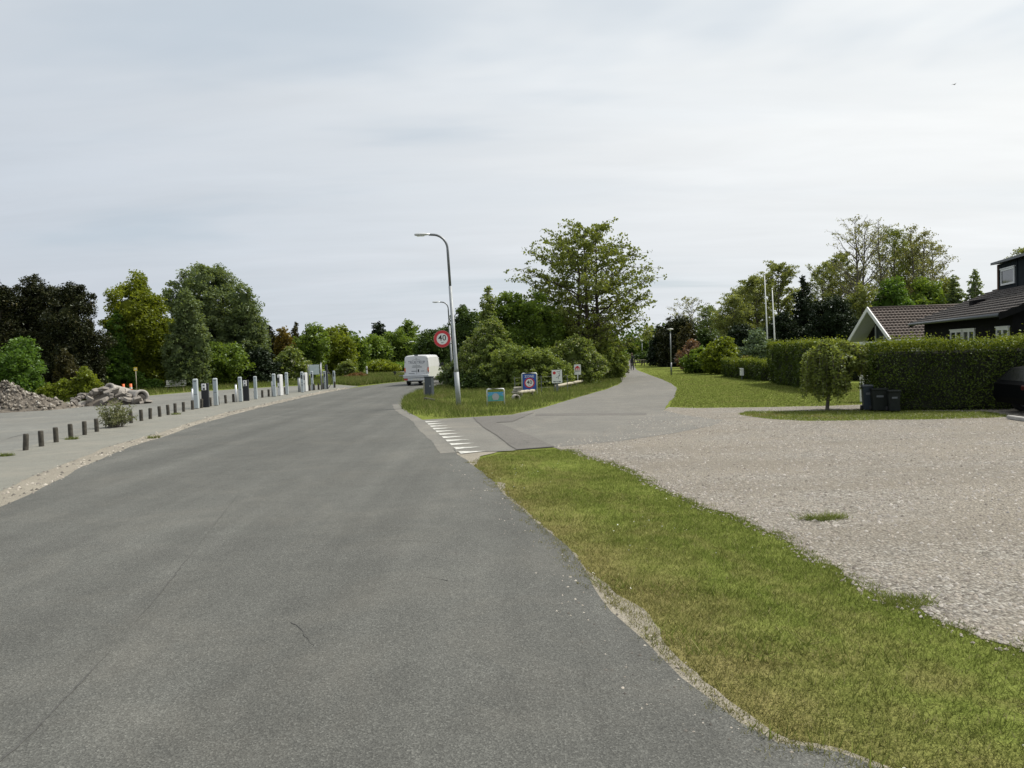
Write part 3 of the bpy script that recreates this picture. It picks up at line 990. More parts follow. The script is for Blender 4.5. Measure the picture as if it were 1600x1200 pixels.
# ------------------------------------------------------------------ plants
def leaf_tris(pos, size, rng, aspect=0.8, jit=0.4):
    n = len(pos)
    a = rng.normal(size=(n, 3))
    a[:, 2] *= 0.65
    a /= np.linalg.norm(a, axis=1, keepdims=True) + 1e-9
    b = rng.normal(size=(n, 3))
    b[:, 2] *= 0.65
    b -= a * (a * b).sum(1, keepdims=True)
    b /= np.linalg.norm(b, axis=1, keepdims=True) + 1e-9
    s = (size * rng.uniform(1 - jit, 1 + jit, n))[:, None]
    V = np.stack([pos - a * s * 0.5 - b * s * 0.5 * aspect, pos - a * s * 0.5 + b * s * 0.5 * aspect, pos + a * s * 0.5], 1)
    return V.reshape(-1, 3), np.arange(n * 3).reshape(-1, 3)


def lump(c, rr, rng, nu=10, nv=7):
    V, F = [], []
    for i in range(nv + 1):
        th = math.pi * i / nv
        for j in range(nu):
            ph = 2 * math.pi * j / nu
            q = 1 + rng.normal(0, 0.10)
            V.append((c[0] + rr[0] * q * math.sin(th) * math.cos(ph), c[1] + rr[1] * q * math.sin(th) * math.sin(ph), c[2] + rr[2] * q * math.cos(th)))
    for i in range(nv):
        for j in range(nu):
            a, b, d, e = i * nu + j, i * nu + (j + 1) % nu, (i + 1) * nu + (j + 1) % nu, (i + 1) * nu + j
            F += [(a, d, b), (a, e, d)]
    return np.array(V), np.array(F)


def clumps(centers, rad, per, rng, squash=0.8):
    n = len(centers)
    d = rng.normal(size=(n * per, 3))
    d /= np.linalg.norm(d, axis=1, keepdims=True)
    d *= (rng.random((n * per, 1)) ** 0.45)
    d[:, 2] *= squash
    r = np.repeat(np.broadcast_to(rad, (n,)), per)[:, None]
    return np.repeat(centers, per, 0) + d * r


def curve_pts(a, b, sag, k=5, rng=None, wob=0.0):
    t = np.linspace(0, 1, k)[:, None]
    p = a + (b - a) * t
    p[:, 2] += (4 * t * (1 - t))[:, 0] * sag
    if rng is not None and wob:
        p[1:-1] += rng.normal(0, wob, (k - 2, 3))
    return p


def plant(name, label, cat, x, y, group=None):
    return thing(name, label, cat, (x, y, 0), 0, group)


def lobed(name, label, x, y, h, rx, ry, lobes, leaf, mat, seed, trunk_h=None, bark='bark', dens=1.0, cat='tree', clump_r=0.55, low=0.0, group=None, aspect=0.8, droop=0.0, cov=1.85, core=0.46):
    """dense crown: lobes given as (dx, dz, r) fractions of (rx, h, min radius)"""
    rng = np.random.default_rng(seed)
    root = plant(name, label, cat, x, y, group)
    tb = Tubes()
    th = h * 0.35 if trunk_h is None else trunk_h
    tr = max(0.035, h * 0.018)
    tb.add([(0, 0, -0.05), (0.03, 0, th * 0.5), (rng.normal(0, 0.08), rng.normal(0, 0.08), th)], [tr * 1.3, tr, tr * 0.75], 8)
    POS, CV, CF, co = [], [], [], 0
    asp = aspect if aspect > 0.5 else 0.55
    rzz = min(h * 0.5, max(rx, 0.6 * h * 0.5))
    fz = h / (max(q[1] * h + q[2] * rzz for q in lobes) + 0.25 * clump_r)
    for (dx, dz, lr) in lobes:
        c = np.array((dx * rx, rng.uniform(-0.35, 0.35) * ry, dz * h * fz))
        rr = np.array((lr * rx, lr * ry, lr * rzz * fz))
        area = 4 * math.pi * ((rr[0] * rr[1]) ** 1.6 / 3 + (rr[0] * rr[2]) ** 1.6 / 3 + (rr[1] * rr[2]) ** 1.6 / 3) ** (1 / 1.6)
        cr_ = min(clump_r, 0.5 * rr.min() + 0.08)
        nc = max(8, int(area / (cr_ ** 2) * 0.55))
        d = rng.normal(size=(nc, 3))
        d /= np.linalg.norm(d, axis=1, keepdims=True)
        d *= rng.uniform(0.72, 1.10, (nc, 1))
        p = c + d * rr
        p[:, 2] = np.maximum(p[:, 2], low + rng.uniform(0.05, 0.35, nc))
        per_ = max(6, int(cov * dens * area / (0.5 * asp * leaf * leaf) / nc))
        POS.append(clumps(p, cr_ * rng.uniform(0.55, 1.2, nc), per_, rng))
        if core:
            lv, lf = lump(c, rr * core, rng)
            lv[:, 2] = np.maximum(lv[:, 2], 0.05)
            CV.append(lv)
            CF.append(lf + co)
            co += len(lv)
        start = np.array((0, 0, th * rng.uniform(0.6, 1.0)))
        lp = curve_pts(start, c, 0.1 * h, 6, rng, 0.08)
        tb.add(lp, np.linspace(tr * 0.6, tr * 0.18, 6), 5)
        for q in p[rng.permutation(nc)[:max(3, nc // 14)]]:
            tb.add(curve_pts(c * 0.7 + start * 0.3, q, 0.05 * h, 4, rng, 0.08), np.linspace(tr * 0.25, 0.008, 4), 3)
    pos = np.concatenate(POS)
    if droop:
        pos[:, 2] -= droop * rng.random(len(pos)) ** 2
    pos[:, 2] = np.maximum(pos[:, 2], 0.03)
    v, f = leaf_tris(pos, leaf, rng, asp)
    if core:
        f = np.concatenate([f] + [q + len(v) for q in CF])
        v = np.concatenate([v] + CV)
    tb.build('trunk', M[bark], root)
    link('crown', new_mesh('crown', v, f), mat, root)
    return root


def layered(name, label, x, y, h, prof, leaf, mat, seed, trunks=((0, 0, 0, 0),), nb=42, up=0.35, twigs=9, per=12, clump_r=0.3, bark='bark',
            start=0.2, cat='tree', tr=None, leaf_keep=1.0, group=None, asp=0.65, twist=0.0, xs=1.0, trunk_wob=0.1):
    """open crown: limbs leave the trunks all the way up; prof gives the reach at each height fraction"""
    rng = np.random.default_rng(seed)
    root = plant(name, label, cat, x, y, group)
    tb = Tubes()
    tr = tr or h * 0.016
    pz, pr = zip(*prof)
    cents = []
    for ti, (bx, by, lx, ly) in enumerate(trunks):
        n = 9
        t = np.linspace(0, 1, n)
        tp = np.stack([bx + lx * t ** 1.3, by + ly * t ** 1.3, t * h * (0.97 - 0.04 * ti) - 0.05], -1)
        tp[1:, :2] += np.cumsum(rng.normal(0, trunk_wob * 0.5, (n - 1, 2)), 0)
        tb.add(tp, tr * (1.25 - 1.18 * t ** 0.8), 8)
        m = nb // len(trunks)
        for k in range(m):
            f = start + (0.985 - start) * ((k + rng.random()) / m)
            p0 = np.array([np.interp(f, t, tp[:, i]) for i in range(3)])
            az = k * 2.399 + ti * 1.3 + rng.normal(0, 0.25)
            L_ = np.interp(f, pz, pr) * rng.uniform(0.75, 1.08)
            dv = np.array((math.cos(az) * xs, math.sin(az), 0))
            end = p0 + dv * L_ + np.array((0, 0, L_ * up * rng.uniform(0.5, 1.4)))
            end[2] = min(end[2], h * 1.0)
            bp = curve_pts(p0, end, -L_ * 0.08 * rng.uniform(-0.4, 1), 7, rng, L_ * 0.025)
            r0 = tr * (1.1 - f) * 0.42 + 0.012
            tb.add(bp, np.linspace(r0, 0.008, 7), 5)
            nt = max(2, int(twigs * (0.4 + L_ / max(pr))))
            for j in range(nt):
                g = 0.30 + 0.70 * (j + rng.random()) / nt
                q0 = np.array([np.interp(g * 6, np.arange(7), bp[:, i]) for i in range(3)])
                side = rng.normal(0, 1, 3)
                side[2] = side[2] * 0.6 + up * 0.8
                side /= np.linalg.norm(side)
                tl = L_ * rng.uniform(0.12, 0.30) + 0.12
                q1 = q0 + side * tl * 0.7 + dv * tl * 0.5
                tb.add(curve_pts(q0, q1, 0.02, 4, rng, tl * 0.05), np.linspace(max(0.008, r0 * 0.3), 0.005, 4), 3)
                if rng.random() < leaf_keep:
                    cents.append(q1)
                    if rng.random() < 0.6:
                        cents.append((q0 + q1) / 2 + rng.normal(0, 0.08, 3))
    cents = np.array(cents)
    pos = clumps(cents, clump_r * rng.uniform(0.6, 1.2, len(cents)), per, rng, 0.6)
    pos[:, 2] = np.maximum(pos[:, 2], 0.03)
    v, f = leaf_mesh(pos, leaf, rng, asp)
    tb.build('trunk', M[bark], root)
    link('crown', new_mesh('crown', v, f), mat, root)
    return root


def span(px, Y, top, wpx):
    """place from the photo: ground x at that column, height and half width in metres"""
    x, _ = base(px, Y)
    x2 = at(px, top, Y)
    # follow the camera roll: take the column where the top is seen
    return x2[0], x2[2], wpx * Y / FPX / 2


ROUND = [(0, 0.62, 0.75), (-0.45, 0.55, 0.5), (0.45, 0.55, 0.5), (0, 0.80, 0.45), (-0.3, 0.35, 0.45), (0.3, 0.35, 0.45), (0.0, 0.25, 0.55)]
SHRUB = [(0, 0.5, 0.7), (-0.5, 0.4, 0.5), (0.5, 0.4, 0.5), (0.15, 0.75, 0.4), (-0.2, 0.25, 0.6), (0.3, 0.2, 0.6)]
COLUMN = [(0, 0.2, 0.9), (0, 0.4, 0.85), (0, 0.6, 0.65), (0, 0.78, 0.45), (0, 0.92, 0.22)]


def lob(name, label, px, Y, top, wpx, lobes, mat, seed, leaf=None, **kw):
    x, h, rx = span(px, Y, top, wpx)
    cr = kw.pop('clump_r', max(0.22, min(0.75, rx * 0.26)))
    lf = leaf or max(0.09, Y * 0.0030)
    ry = kw.pop('ry', rx)
    return lobed(name, label, x, Y, h, rx, ry, lobes, lf, L[mat], seed, clump_r=cr, **kw)


# ---- left wood behind the lot
PINE = [(0, 0.35, 0.85), (-0.35, 0.55, 0.6), (0.4, 0.5, 0.6), (0.05, 0.72, 0.6), (-0.3, 0.84, 0.35), (0.3, 0.85, 0.36), (0.0, 0.93, 0.3), (0, 0.15, 0.8)]
lob('pine_tree', 'dark bushy pine at the far left edge of the photo', -15, 63, 433, 120, PINE, 'pine', 101, aspect=0.55, bark='bark')
lob('pine_tree', 'tallest dark brown pine left of the round yellow-green tree', 48, 65, 429, 115, PINE, 'pine', 102, aspect=0.55)
lob('pine_tree', 'dark pine touching the round yellow-green tree', 112, 63, 438, 105, PINE, 'pine', 103, aspect=0.55)
lob('broadleaf_tree', 'round yellow-green tree between the dark pines and grey-green willow', 208, 68, 427, 112,
    [(0, 0.66, 0.72), (-0.5, 0.6, 0.42), (0.5, 0.58, 0.45), (0.02, 0.82, 0.48), (0.35, 0.42, 0.5), (-0.3, 0.4, 0.45), (0.5, 0.3, 0.45), (0.1, 0.2, 0.6)], 'oak', 104)
lob('broadleaf_tree', 'low yellow-green tree under the round tree, right of the birch', 255, 69, 497, 85, ROUND, 'oak', 105)
lob('birch_tree', 'slim fresh green birch before the dark pines', 179, 66, 484, 52, COLUMN, 'birch', 106, bark='bark_pale')
lob('willow_tree', 'tallest grey-green willow of the left wood', 322, 78, 411, 140,
    [(0, 0.6, 0.7), (-0.5, 0.72, 0.42), (-0.1, 0.85, 0.45), (0.2, 0.86, 0.34), (0.55, 0.62, 0.42), (0.75, 0.5, 0.35), (0.5, 0.4, 0.5), (-0.4, 0.45, 0.5), (0.9, 0.38, 0.28), (0, 0.3, 0.8)], 'willow', 107, aspect=0.6)
lob('willow_tree', 'grey-green willow crown leaning right beside the tallest willow', 380, 76, 441, 60,
    [(0, 0.8, 0.55), (0.1, 0.62, 0.7), (-0.2, 0.45, 0.8), (0.5, 0.5, 0.5), (0.3, 0.3, 0.8)], 'willow', 108, aspect=0.6)
lob('broadleaf_tree', 'small round green tree before the tallest willow', 287, 66, 452, 42, [(0, 0.87, 0.75), (0.3, 0.74, 0.9), (-0.7, 0.60, 0.7), (0.8, 0.52, 0.8), (-0.6, 0.38, 1.0), (0.5, 0.28, 1.1), (-0.3, 0.15, 1.0)], 'willow', 109)
lob('shrub', 'fresh green shrub at the left photo edge behind the dirt mound', 18, 53, 524, 85, SHRUB, 'birch', 110, cat='shrub')
lob('shrub', 'dark conical shrub under the pines', 105, 57, 545, 46, COLUMN, 'copperleaf', 111, cat='shrub', aspect=0.55)
lob('shrub', 'low yellow-green shrub left of the small green sign', 72, 52, 600, 34, SHRUB, 'lime', 112, cat='shrub', clump_r=0.2)
lob('shrub', 'yellow-green shrub behind the small green sign', 98, 52.5, 591, 38, SHRUB, 'lime', 113, cat='shrub', clump_r=0.2)
lob('shrub', 'yellowish shrub just behind the rubble heap', 133, 53, 573, 46, SHRUB, 'lime', 114, cat='shrub', clump_r=0.22)
lob('shrub', 'green shrub right of the yellow sign post', 236, 66, 590, 40, SHRUB, 'birch', 115, cat='shrub', clump_r=0.25)
lob('shrub', 'leggy green shrub at the foot of the birch', 203, 66, 572, 40, SHRUB, 'birch', 116, cat='shrub', clump_r=0.25)
lob('shrub', 'dark undergrowth bush behind the white bench', 268, 70, 545, 80, SHRUB, 'deep', 117, cat='shrub')
lob('shrub', 'broad flat-topped dark bush behind the first charging posts', 338, 73, 535, 105,
    [(-0.6, 0.5, 0.5), (0, 0.5, 0.55), (0.6, 0.5, 0.5), (-0.3, 0.75, 0.42), (0.3, 0.75, 0.42), (0, 0.25, 0.7)], 'green', 118, cat='shrub')
lob('shrub', 'near black bush behind the second black charger', 400, 74, 543, 66, SHRUB, 'pine_green', 119, cat='shrub')
lob('conifer_tree', 'dark conifer right of the leaning willow', 422, 84, 508, 40, COLUMN, 'pine', 120, aspect=0.55)
lob('shrub', 'yellow-brown tree before dark conifers', 442, 82, 508, 36, ROUND, 'brown', 121, cat='tree')
lob('conifer_tree', 'thin dark conifer with a bare spire', 461, 86, 503, 24, COLUMN, 'copperleaf', 122, aspect=0.55)
lob('shrub', 'white flecked hawthorn bush behind the white charger pair', 453, 77, 541, 62, SHRUB, 'haw', 123, cat='shrub')
lob('broadleaf_tree', 'green tree behind the info board', 487, 80, 503, 56, ROUND, 'green', 124)
lob('broadleaf_tree', 'bright green tree right of the info board', 524, 90, 508, 66, ROUND, 'lime', 125)
lob('broadleaf_tree', 'green tree on the far corner beyond the last charger', 556, 98, 521, 44, ROUND, 'green', 126)
lob('shrub', 'pale flecked shrub on the far corner', 541, 82, 561, 34, SHRUB, 'haw', 127, cat='shrub', clump_r=0.3)
lob('shrub', 'reddish brush patch beside the pale flecked shrub', 557, 80, 582, 40, SHRUB, 'red', 128, cat='shrub', clump_r=0.2, leaf=0.14)
lob('broadleaf_tree', 'green tree left of the far lone pine', 582, 118, 524, 56, ROUND, 'green', 129)
lob('pine_tree', 'far lone pine showing above the trees near the van', 592, 150, 502, 34, [(0, 0.85, 0.6), (-0.3, 0.72, 0.5), (0.3, 0.7, 0.5), (0, 0.5, 0.5)], 'pine_green', 130, aspect=0.55)
lob('broadleaf_tree', 'green tree behind the left side of the van', 618, 124, 515, 60, ROUND, 'green', 131)
lob('broadleaf_tree', 'tall rounded tree above the van roof', 637, 138, 499, 46, ROUND, 'green', 132)
lob('broadleaf_tree', 'dark tree behind the round speed sign', 682, 100, 512, 74, ROUND, 'deep', 133)
lob('broadleaf_tree', 'deep green tree between van and sign', 664, 128, 522, 40, ROUND, 'deep', 134)
lob('shrub', 'low green shrub on the far road side', 590, 112, 562, 70, SHRUB, 'lime', 135, cat='shrub', clump_r=0.45)
lob('shrub', 'low green shrub left of the van', 620, 116, 566, 60, SHRUB, 'birch', 136, cat='shrub', clump_r=0.45)
lob('shrub', 'pale shrub leaning over the road right of the van', 716, 56, 560, 70, SHRUB, 'willow', 137, cat='shrub', clump_r=0.3)

# ---- corner bushes and maple
MP = [(0.0, 2.6), (0.22, 3.0), (0.36, 3.9), (0.48, 4.0), (0.6, 3.7), (0.75, 3.2), (0.88, 2.4), (0.95, 1.6), (1.0, 0.6)]
xm, hm, _ = span(913, 57, 343, 10)
layered('maple_tree', 'tall open maple with two dark trunks on the corner', xm + 0.2, 57, hm, [(a, b * 1.1) for a, b in MP], 0.19, L['maple'], 201,
        trunks=((-0.35, 0, 0.0, 0.1), (0.45, 0, 0.25, -0.1), (-1.0, 0.3, 0.3, 0.2)), nb=108, up=0.38, twigs=13, per=10, clump_r=0.36, start=0.14, tr=0.20, trunk_wob=0.16)
lob('shrub', 'tall light green bush left of the maple', 812, 55, 455, 120, [(0, 0.5, 0.7), (-0.55, 0.6, 0.45), (0.5, 0.55, 0.5), (-0.2, 0.78, 0.36), (0.3, 0.78, 0.36), (0, 0.25, 0.75)], 'green', 202, cat='shrub')
lob('shrub', 'spindly bush at the left end of the corner thicket', 762, 54, 446, 44, COLUMN, 'haw', 203, cat='shrub', clump_r=0.28)
lob('shrub', 'dark bush under the maple trunks', 868, 60, 478, 110, SHRUB, 'green', 204, cat='shrub')
lob('shrub', 'hawthorn bush with white blossom behind the lamp post', 760, 50, 495, 100, SHRUB, 'haw', 205, cat='shrub', clump_r=0.30, leaf=0.115)
lob('shrub', 'broad low willow bush behind the speed zone sign', 815, 48, 541, 140, [(0, 0.5, 0.6), (-0.6, 0.4, 0.45), (0.6, 0.4, 0.45), (-0.2, 0.7, 0.42), (0.3, 0.7, 0.4), (0, 0.2, 0.7), (-0.6, 0.2, 0.45), (0.6, 0.2, 0.45)], 'willow_bush', 206, cat='shrub', clump_r=0.26, ry=1.3, leaf=0.11)
lob('shrub', 'blossoming hawthorn bush between the map sign and red house sign', 893, 50.5, 524, 112, SHRUB, 'haw', 207, cat='shrub', clump_r=0.28, ry=1.6, leaf=0.115)
lob('shrub', 'light green bush at the path bend right of the red house sign', 938, 57, 526, 84, SHRUB, 'willow_bush', 208, cat='shrub', clump_r=0.30, ry=1.8, leaf=0.125)
lob('shrub', 'bronze tinged bush at the right tip of the thicket', 960, 66, 533, 40, SHRUB, 'copperleaf', 209, cat='shrub', clump_r=0.3)
lob('shrub', 'mid green bush behind the hawthorn under the maple', 930, 61, 503, 90, SHRUB, 'green', 210, cat='shrub', clump_r=0.36)
lob('shrub', 'dark low bush behind the blue board', 745, 49, 575, 80, SHRUB, 'deep', 211, cat='shrub', clump_r=0.28)

lob('shrub', 'green bush between the tall light bush and maple trunks', 856, 57, 468, 80, SHRUB, 'green', 212, cat='shrub', clump_r=0.4)
lob('broadleaf_tree', 'dark green tree behind the lamp post left of the thicket', 727, 74, 476, 70, ROUND, 'deep', 213)
lob('shrub', 'leafy bush joining hawthorn and willow bush behind the blue board', 775, 50, 520, 90, SHRUB, 'willow_bush', 214, cat='shrub', clump_r=0.28, leaf=0.115)

lob('shrub', 'low leafy bush right behind the map sign', 858, 49, 560, 76, SHRUB, 'willow_bush', 215, cat='shrub', clump_r=0.26, leaf=0.115, ry=1.2)
lob('shrub', 'low bush behind and right of the red house sign', 928, 57, 556, 60, SHRUB, 'willow_bush', 216, cat='shrub', clump_r=0.26, leaf=0.12, ry=1.2)

# ---- far end of the path
lob('broadleaf_tree', 'far dark trees closing the side path', 985, 165, 530, 40, ROUND, 'deep', 220)
lob('broadleaf_tree', 'far green tree left of the path lamps', 1008, 150, 524, 36, ROUND, 'green', 221)
lob('broadleaf_tree', 'pale far tree above the path lamps', 1014, 140, 506, 30, [(0, 0.85, 0.5), (-0.3, 0.7, 0.5), (0.3, 0.65, 0.5)], 'airy', 222, dens=0.5, core=0)
lob('conifer_tree', 'big dark brown-green conifer behind the path lamp', 1056, 88, 490, 62, [(0, 0.35, 0.9), (-0.25, 0.6, 0.65), (0.25, 0.62, 0.65), (0.1, 0.82, 0.45), (0, 0.15, 0.9)], 'pine', 223, aspect=0.55)
lob('conifer_tree', 'dark conifer left of the path lamp', 1030, 92, 508, 40, COLUMN, 'pine_green', 224, aspect=0.55)
lob('shrub', 'clipped dark hedge bush at the far lawn end', 1024, 100, 549, 52, [(-0.5, 0.5, 0.6), (0, 0.5, 0.6), (0.5, 0.5, 0.6)], 'deep', 225, cat='shrub', clump_r=0.4)
lob('shrub', 'copper brown bush right of the path lamp', 1073, 80, 505, 34, ROUND, 'copperleaf', 226, cat='shrub')
lob('shrub', 'pinkish bronze shrub behind the garden bushes', 1078, 72, 531, 40, SHRUB, 'pink', 227, cat='shrub', clump_r=0.3)
lob('shrub', 'dark round shrub behind the pinkish shrub', 1099, 80, 511, 36, ROUND, 'deep', 228, cat='shrub')
lob('shrub', 'loose green garden bush nearest the path lamp', 1092, 64, 540, 56, SHRUB, 'green', 229, cat='shrub', clump_r=0.3)
lob('shrub', 'lime topped garden bush behind the mailbox hedge', 1128, 60, 526, 70, SHRUB, 'lime', 230, cat='shrub', clump_r=0.3)
lob('shrub', 'silvery green pointed bush left of the tall hedge', 1178, 55, 511, 56, SHRUB, 'silver', 231, cat='shrub', clump_r=0.28)
lob('shrub', 'small bronze shrub peeping over the mailbox hedge', 1160, 54, 555, 26, SHRUB, 'brown', 232, cat='shrub', clump_r=0.18)

# bare and airy trees on the right
BP = [(0.0, 0.9), (0.3, 0.9), (0.5, 0.9), (0.75, 0.7), (0.9, 0.4), (1.0, 0.1)]


def bare(name, label, px, Y, top, wpx, mat, seed, keep=0.5, per=5, leaf=None, nb=46, up=1.0, bark='bark_mid', twigs=9, start=0.22, clump_r=0.34, tr=None, trunks=((0, 0, 0, 0),)):
    x, h, rx = span(px, Y, top, wpx)
    return layered(name, label, x, Y, h, [(z, r * rx) for z, r in BP], leaf or Y * 0.0020, L[mat], seed, nb=nb, up=up, twigs=twigs, per=int(per * 1.5), clump_r=clump_r,
                   bark=bark, start=start, leaf_keep=keep, trunks=trunks, tr=tr)


bare('bare_tree', 'almost leafless tree above the dark conifer by the path', 1075, 96, 465, 76, 'bare', 240, 0.3, 4, nb=50, up=0.8)
bare('bare_tree', 'thin grey young tree right of the leafless tree', 1108, 92, 478, 50, 'willow', 241, 0.7, 7, nb=40)
bare('airy_tree', 'leftmost airy olive tree behind the flagpoles', 1148, 74, 462, 66, 'airy', 242, 0.9, 12, nb=44)
bare('airy_tree', 'airy olive tree left of the flagpoles', 1180, 76, 430, 66, 'airy', 243, 0.9, 12, nb=50)
bare('airy_tree', 'tall airy yellow-green tree behind the flagpoles', 1215, 78, 408, 76, 'airy', 244, 1.0, 14, nb=54)
lob('conifer_tree', 'pointed black-green conifer right of the flagpoles', 1254, 66, 430, 46, COLUMN, 'pine_green', 245, aspect=0.55)
lob('conifer_tree', 'broad black-green conifer behind the tall hedge', 1298, 62, 462, 80, [(0, 0.2, 0.9), (-0.2, 0.45, 0.8), (0.25, 0.5, 0.75), (-0.1, 0.72, 0.6), (0.3, 0.8, 0.5)], 'pine_green', 246, aspect=0.55)
lob('conifer_tree', 'low dark conifer behind the flagpole bases', 1222, 64, 490, 70, ROUND, 'pine_green', 247, aspect=0.55)
lob('conifer_tree', 'dark low conifer left of the flagpoles', 1158, 68, 505, 66, ROUND, 'pine_green', 248, aspect=0.55)
bare('airy_tree', 'airy pale tree left of the tallest bare tree', 1285, 72, 408, 70, 'airy', 249, 0.9, 10, nb=46)
bare('bare_tree', 'tallest bare grey tree above the white gable', 1340, 70, 335, 104, 'bare', 250, 0.55, 5, nb=70, up=1.1, trunks=((0, 0, -0.3, 0), (0.4, 0.3, 0.6, 0)))
bare('bare_tree', 'slim bare tree right of the tallest bare tree', 1374, 72, 336, 46, 'bare', 251, 0.35, 4, nb=46, up=1.2)
bare('poplar_tree', 'leafy green upright tree between the bare trees', 1398, 74, 352, 84, 'maple', 252, 0.9, 9, nb=60, up=1.0, clump_r=0.5)
bare('bare_tree', 'twiggy grey-green tree right of the upright green tree', 1432, 72, 346, 70, 'bare', 253, 0.7, 6, nb=64, up=1.1, trunks=((0, 0, -0.5, 0), (0.3, 0.3, 0.7, 0)))
bare('bare_tree', 'wide twiggy tree with branches reaching right above the dark roof', 1458, 76, 372, 80, 'bare', 254, 0.6, 6, nb=60, up=0.7)
lob('broadleaf_tree', 'bushy green tree under the bare trees behind the white gable', 1392, 68, 432, 70, ROUND, 'birch', 255, dens=0.9, core=0.5)
lob('broadleaf_tree', 'green tree just above the brown tiled roof', 1452, 69, 428, 80, ROUND, 'green', 256, dens=0.9, core=0.5)
lob('broadleaf_tree', 'yellowish tree at the foot of the tallest bare tree', 1345, 66, 440, 60, ROUND, 'airy', 257, dens=0.6, core=0.4)
lob('birch_tree', 'small pointed birch right of the twiggy trees', 1522, 66, 419, 36, COLUMN, 'willow', 258, bark='bark_pale', dens=0.9, core=0.5)
lob('birch_tree', 'pointed green birch left of the small pointed birch', 1492, 68, 428, 40, COLUMN, 'willow', 259, bark='bark_pale', dens=0.9, core=0.5)
bare('airy_tree', 'tree top showing behind the dormer at the right edge', 1600, 60, 383, 50, 'airy', 260, 0.9, 12)

bare('airy_tree', 'airy light green tree filling between flagpoles and bare trees', 1312, 76, 392, 74, 'airy', 264, 1.0, 11, nb=50)
bare('airy_tree', 'light green slim tree behind the upright green tree', 1418, 80, 372, 70, 'airy', 265, 1.0, 9, nb=54, up=1.1)
bare('airy_tree', 'low airy tree behind the leftmost dark conifer', 1163, 82, 446, 70, 'airy', 266, 1.0, 11, nb=46)
lob('broadleaf_tree', 'light green tree low above the dark tiled roof', 1478, 72, 432, 60, ROUND, 'airy', 267, dens=0.8, core=0.3)

# closing woods far behind
rng = np.random.default_rng(5)
cc = []
for k in range(420):
    a = rng.uniform(-0.75, 0.75)
    d = rng.uniform(170, 230)
    cc.append((math.sin(a) * d, math.cos(a) * d, rng.uniform(0.5, 7.5)))
cc = np.array(cc)
pos = clumps(cc, 4.0, 45, rng, 0.6)
pos[:, 2] = np.maximum(pos[:, 2], 0.2)
v, f = leaf_mesh(pos, 1.0, rng, 0.7)
tag(link('far_woods', new_mesh('far_woods', v, f), L['deep']), 'distant dark woods closing the view behind everything', 'woods', kind='stuff')


# ---- hedges
def hedge(name, label, p0, p1, depth, h, mat, seed, leaf=0.07, dens=330, top='hedge_lit_top', cat='hedge', sprig=0.11):
    """clipped hedge whose front runs from p0 to p1; depth lies on the far side"""
    rng = np.random.default_rng(seed)
    p0, p1 = np.asarray(p0, float), np.asarray(p1, float)
    ln = np.linalg.norm(p1 - p0)
    ang = math.atan2(p1[1] - p0[1], p1[0] - p0[0])
    root = thing(name, label, cat, (p0[0], p0[1], 0), ang)
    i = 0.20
    MB().box(i, ln - i, i, depth - i, 0.0, h - 0.30, 0.08).build('light_block_core', M['blockcore'], root)  # added dark box behind the leaves, stops light passing through

    def wav(u, w_):
        return 0.07 * np.sin(u * 1.7 + seed) + 0.06 * np.sin(w_ * 3.3 + u * 1.1) + 0.05 * np.sin(u * 4.3 + w_ * 2.0) + 0.04 * np.sin(u * 9.1 - w_ * 5.0)
    P = []
    n = int(ln * h * dens)
    u, z = rng.uniform(0, ln, n), h * rng.uniform(0.0, 1, n)
    P.append(np.stack([u, wav(u, z) + np.abs(rng.normal(0, 0.08, n)) - 0.02, z], -1))
    n = int(ln * h * dens * 0.5)
    u, z = rng.uniform(0, ln, n), h * rng.uniform(0, 1, n)
    P.append(np.stack([u, depth - wav(u, z) - np.abs(rng.normal(0, 0.08, n)), z], -1))
    for e in (0, ln):
        n = int(depth * h * dens)
        u, z = rng.uniform(0, depth, n), h * rng.uniform(0, 1, n)
        s_ = 1 if e == 0 else -1
        P.append(np.stack([e + s_ * (wav(u, z) + np.abs(rng.normal(0, 0.08, n)) - 0.02), u, z], -1))
    P = np.concatenate(P)
    v, f = leaf_mesh(P, leaf, rng, 0.6)
    link('foliage', new_mesh('foliage', v, f), L[mat], root)
    n = int(ln * depth * dens * 2.4)
    u, y = rng.uniform(0, ln, n), rng.uniform(0, depth, n)
    zt = h + wav(u, y) * 0.7 + rng.normal(0, 0.03, n) - 0.03 - np.minimum(rng.exponential(0.11, n), 0.5) + np.abs(rng.normal(0, sprig, n)) * (rng.random(n) < 0.25)
    v, f = leaf_mesh(np.stack([u, y, zt], -1), leaf, rng, 0.5)
    link('lit_top_leaves', new_mesh('lit_top_leaves', v, f), L[top], root)  # top leaves get the lighter colour so they look sunlit
    return root


hA = G(1367, 644.0)
hB = np.array((17.2, 23.2))
hedge('hedge', 'tall clipped hedge at the right behind the black bins', hA, hB, 1.5, 2.17, 'hedge', 301, 0.07, 620)
hedge('hedge', 'long clipped hedge behind the weeping tree', G(1199, 598.5), G(1284, 612), 1.3, 2.25, 'hedge', 302, 0.09, 420)
hedge('hedge', 'low clipped hedge carrying the white mailbox', G(1126, 588), G(1192, 596), 1.1, 1.22, 'hedge', 303, 0.10, 330)
hedge('hedge', 'short hedge end seen between weeping tree and right hedge', np.array(base(1288, 44)), np.array(base(1420, 42)), 1.0, 2.0, 'hedge', 304, 0.08, 260)
hedge('hedge', 'far low dark hedge beyond the path lamp', np.array((19.5, 84.0)), np.array((23.5, 78.0)), 1.5, 1.9, 'deep', 305, 0.15, 90)

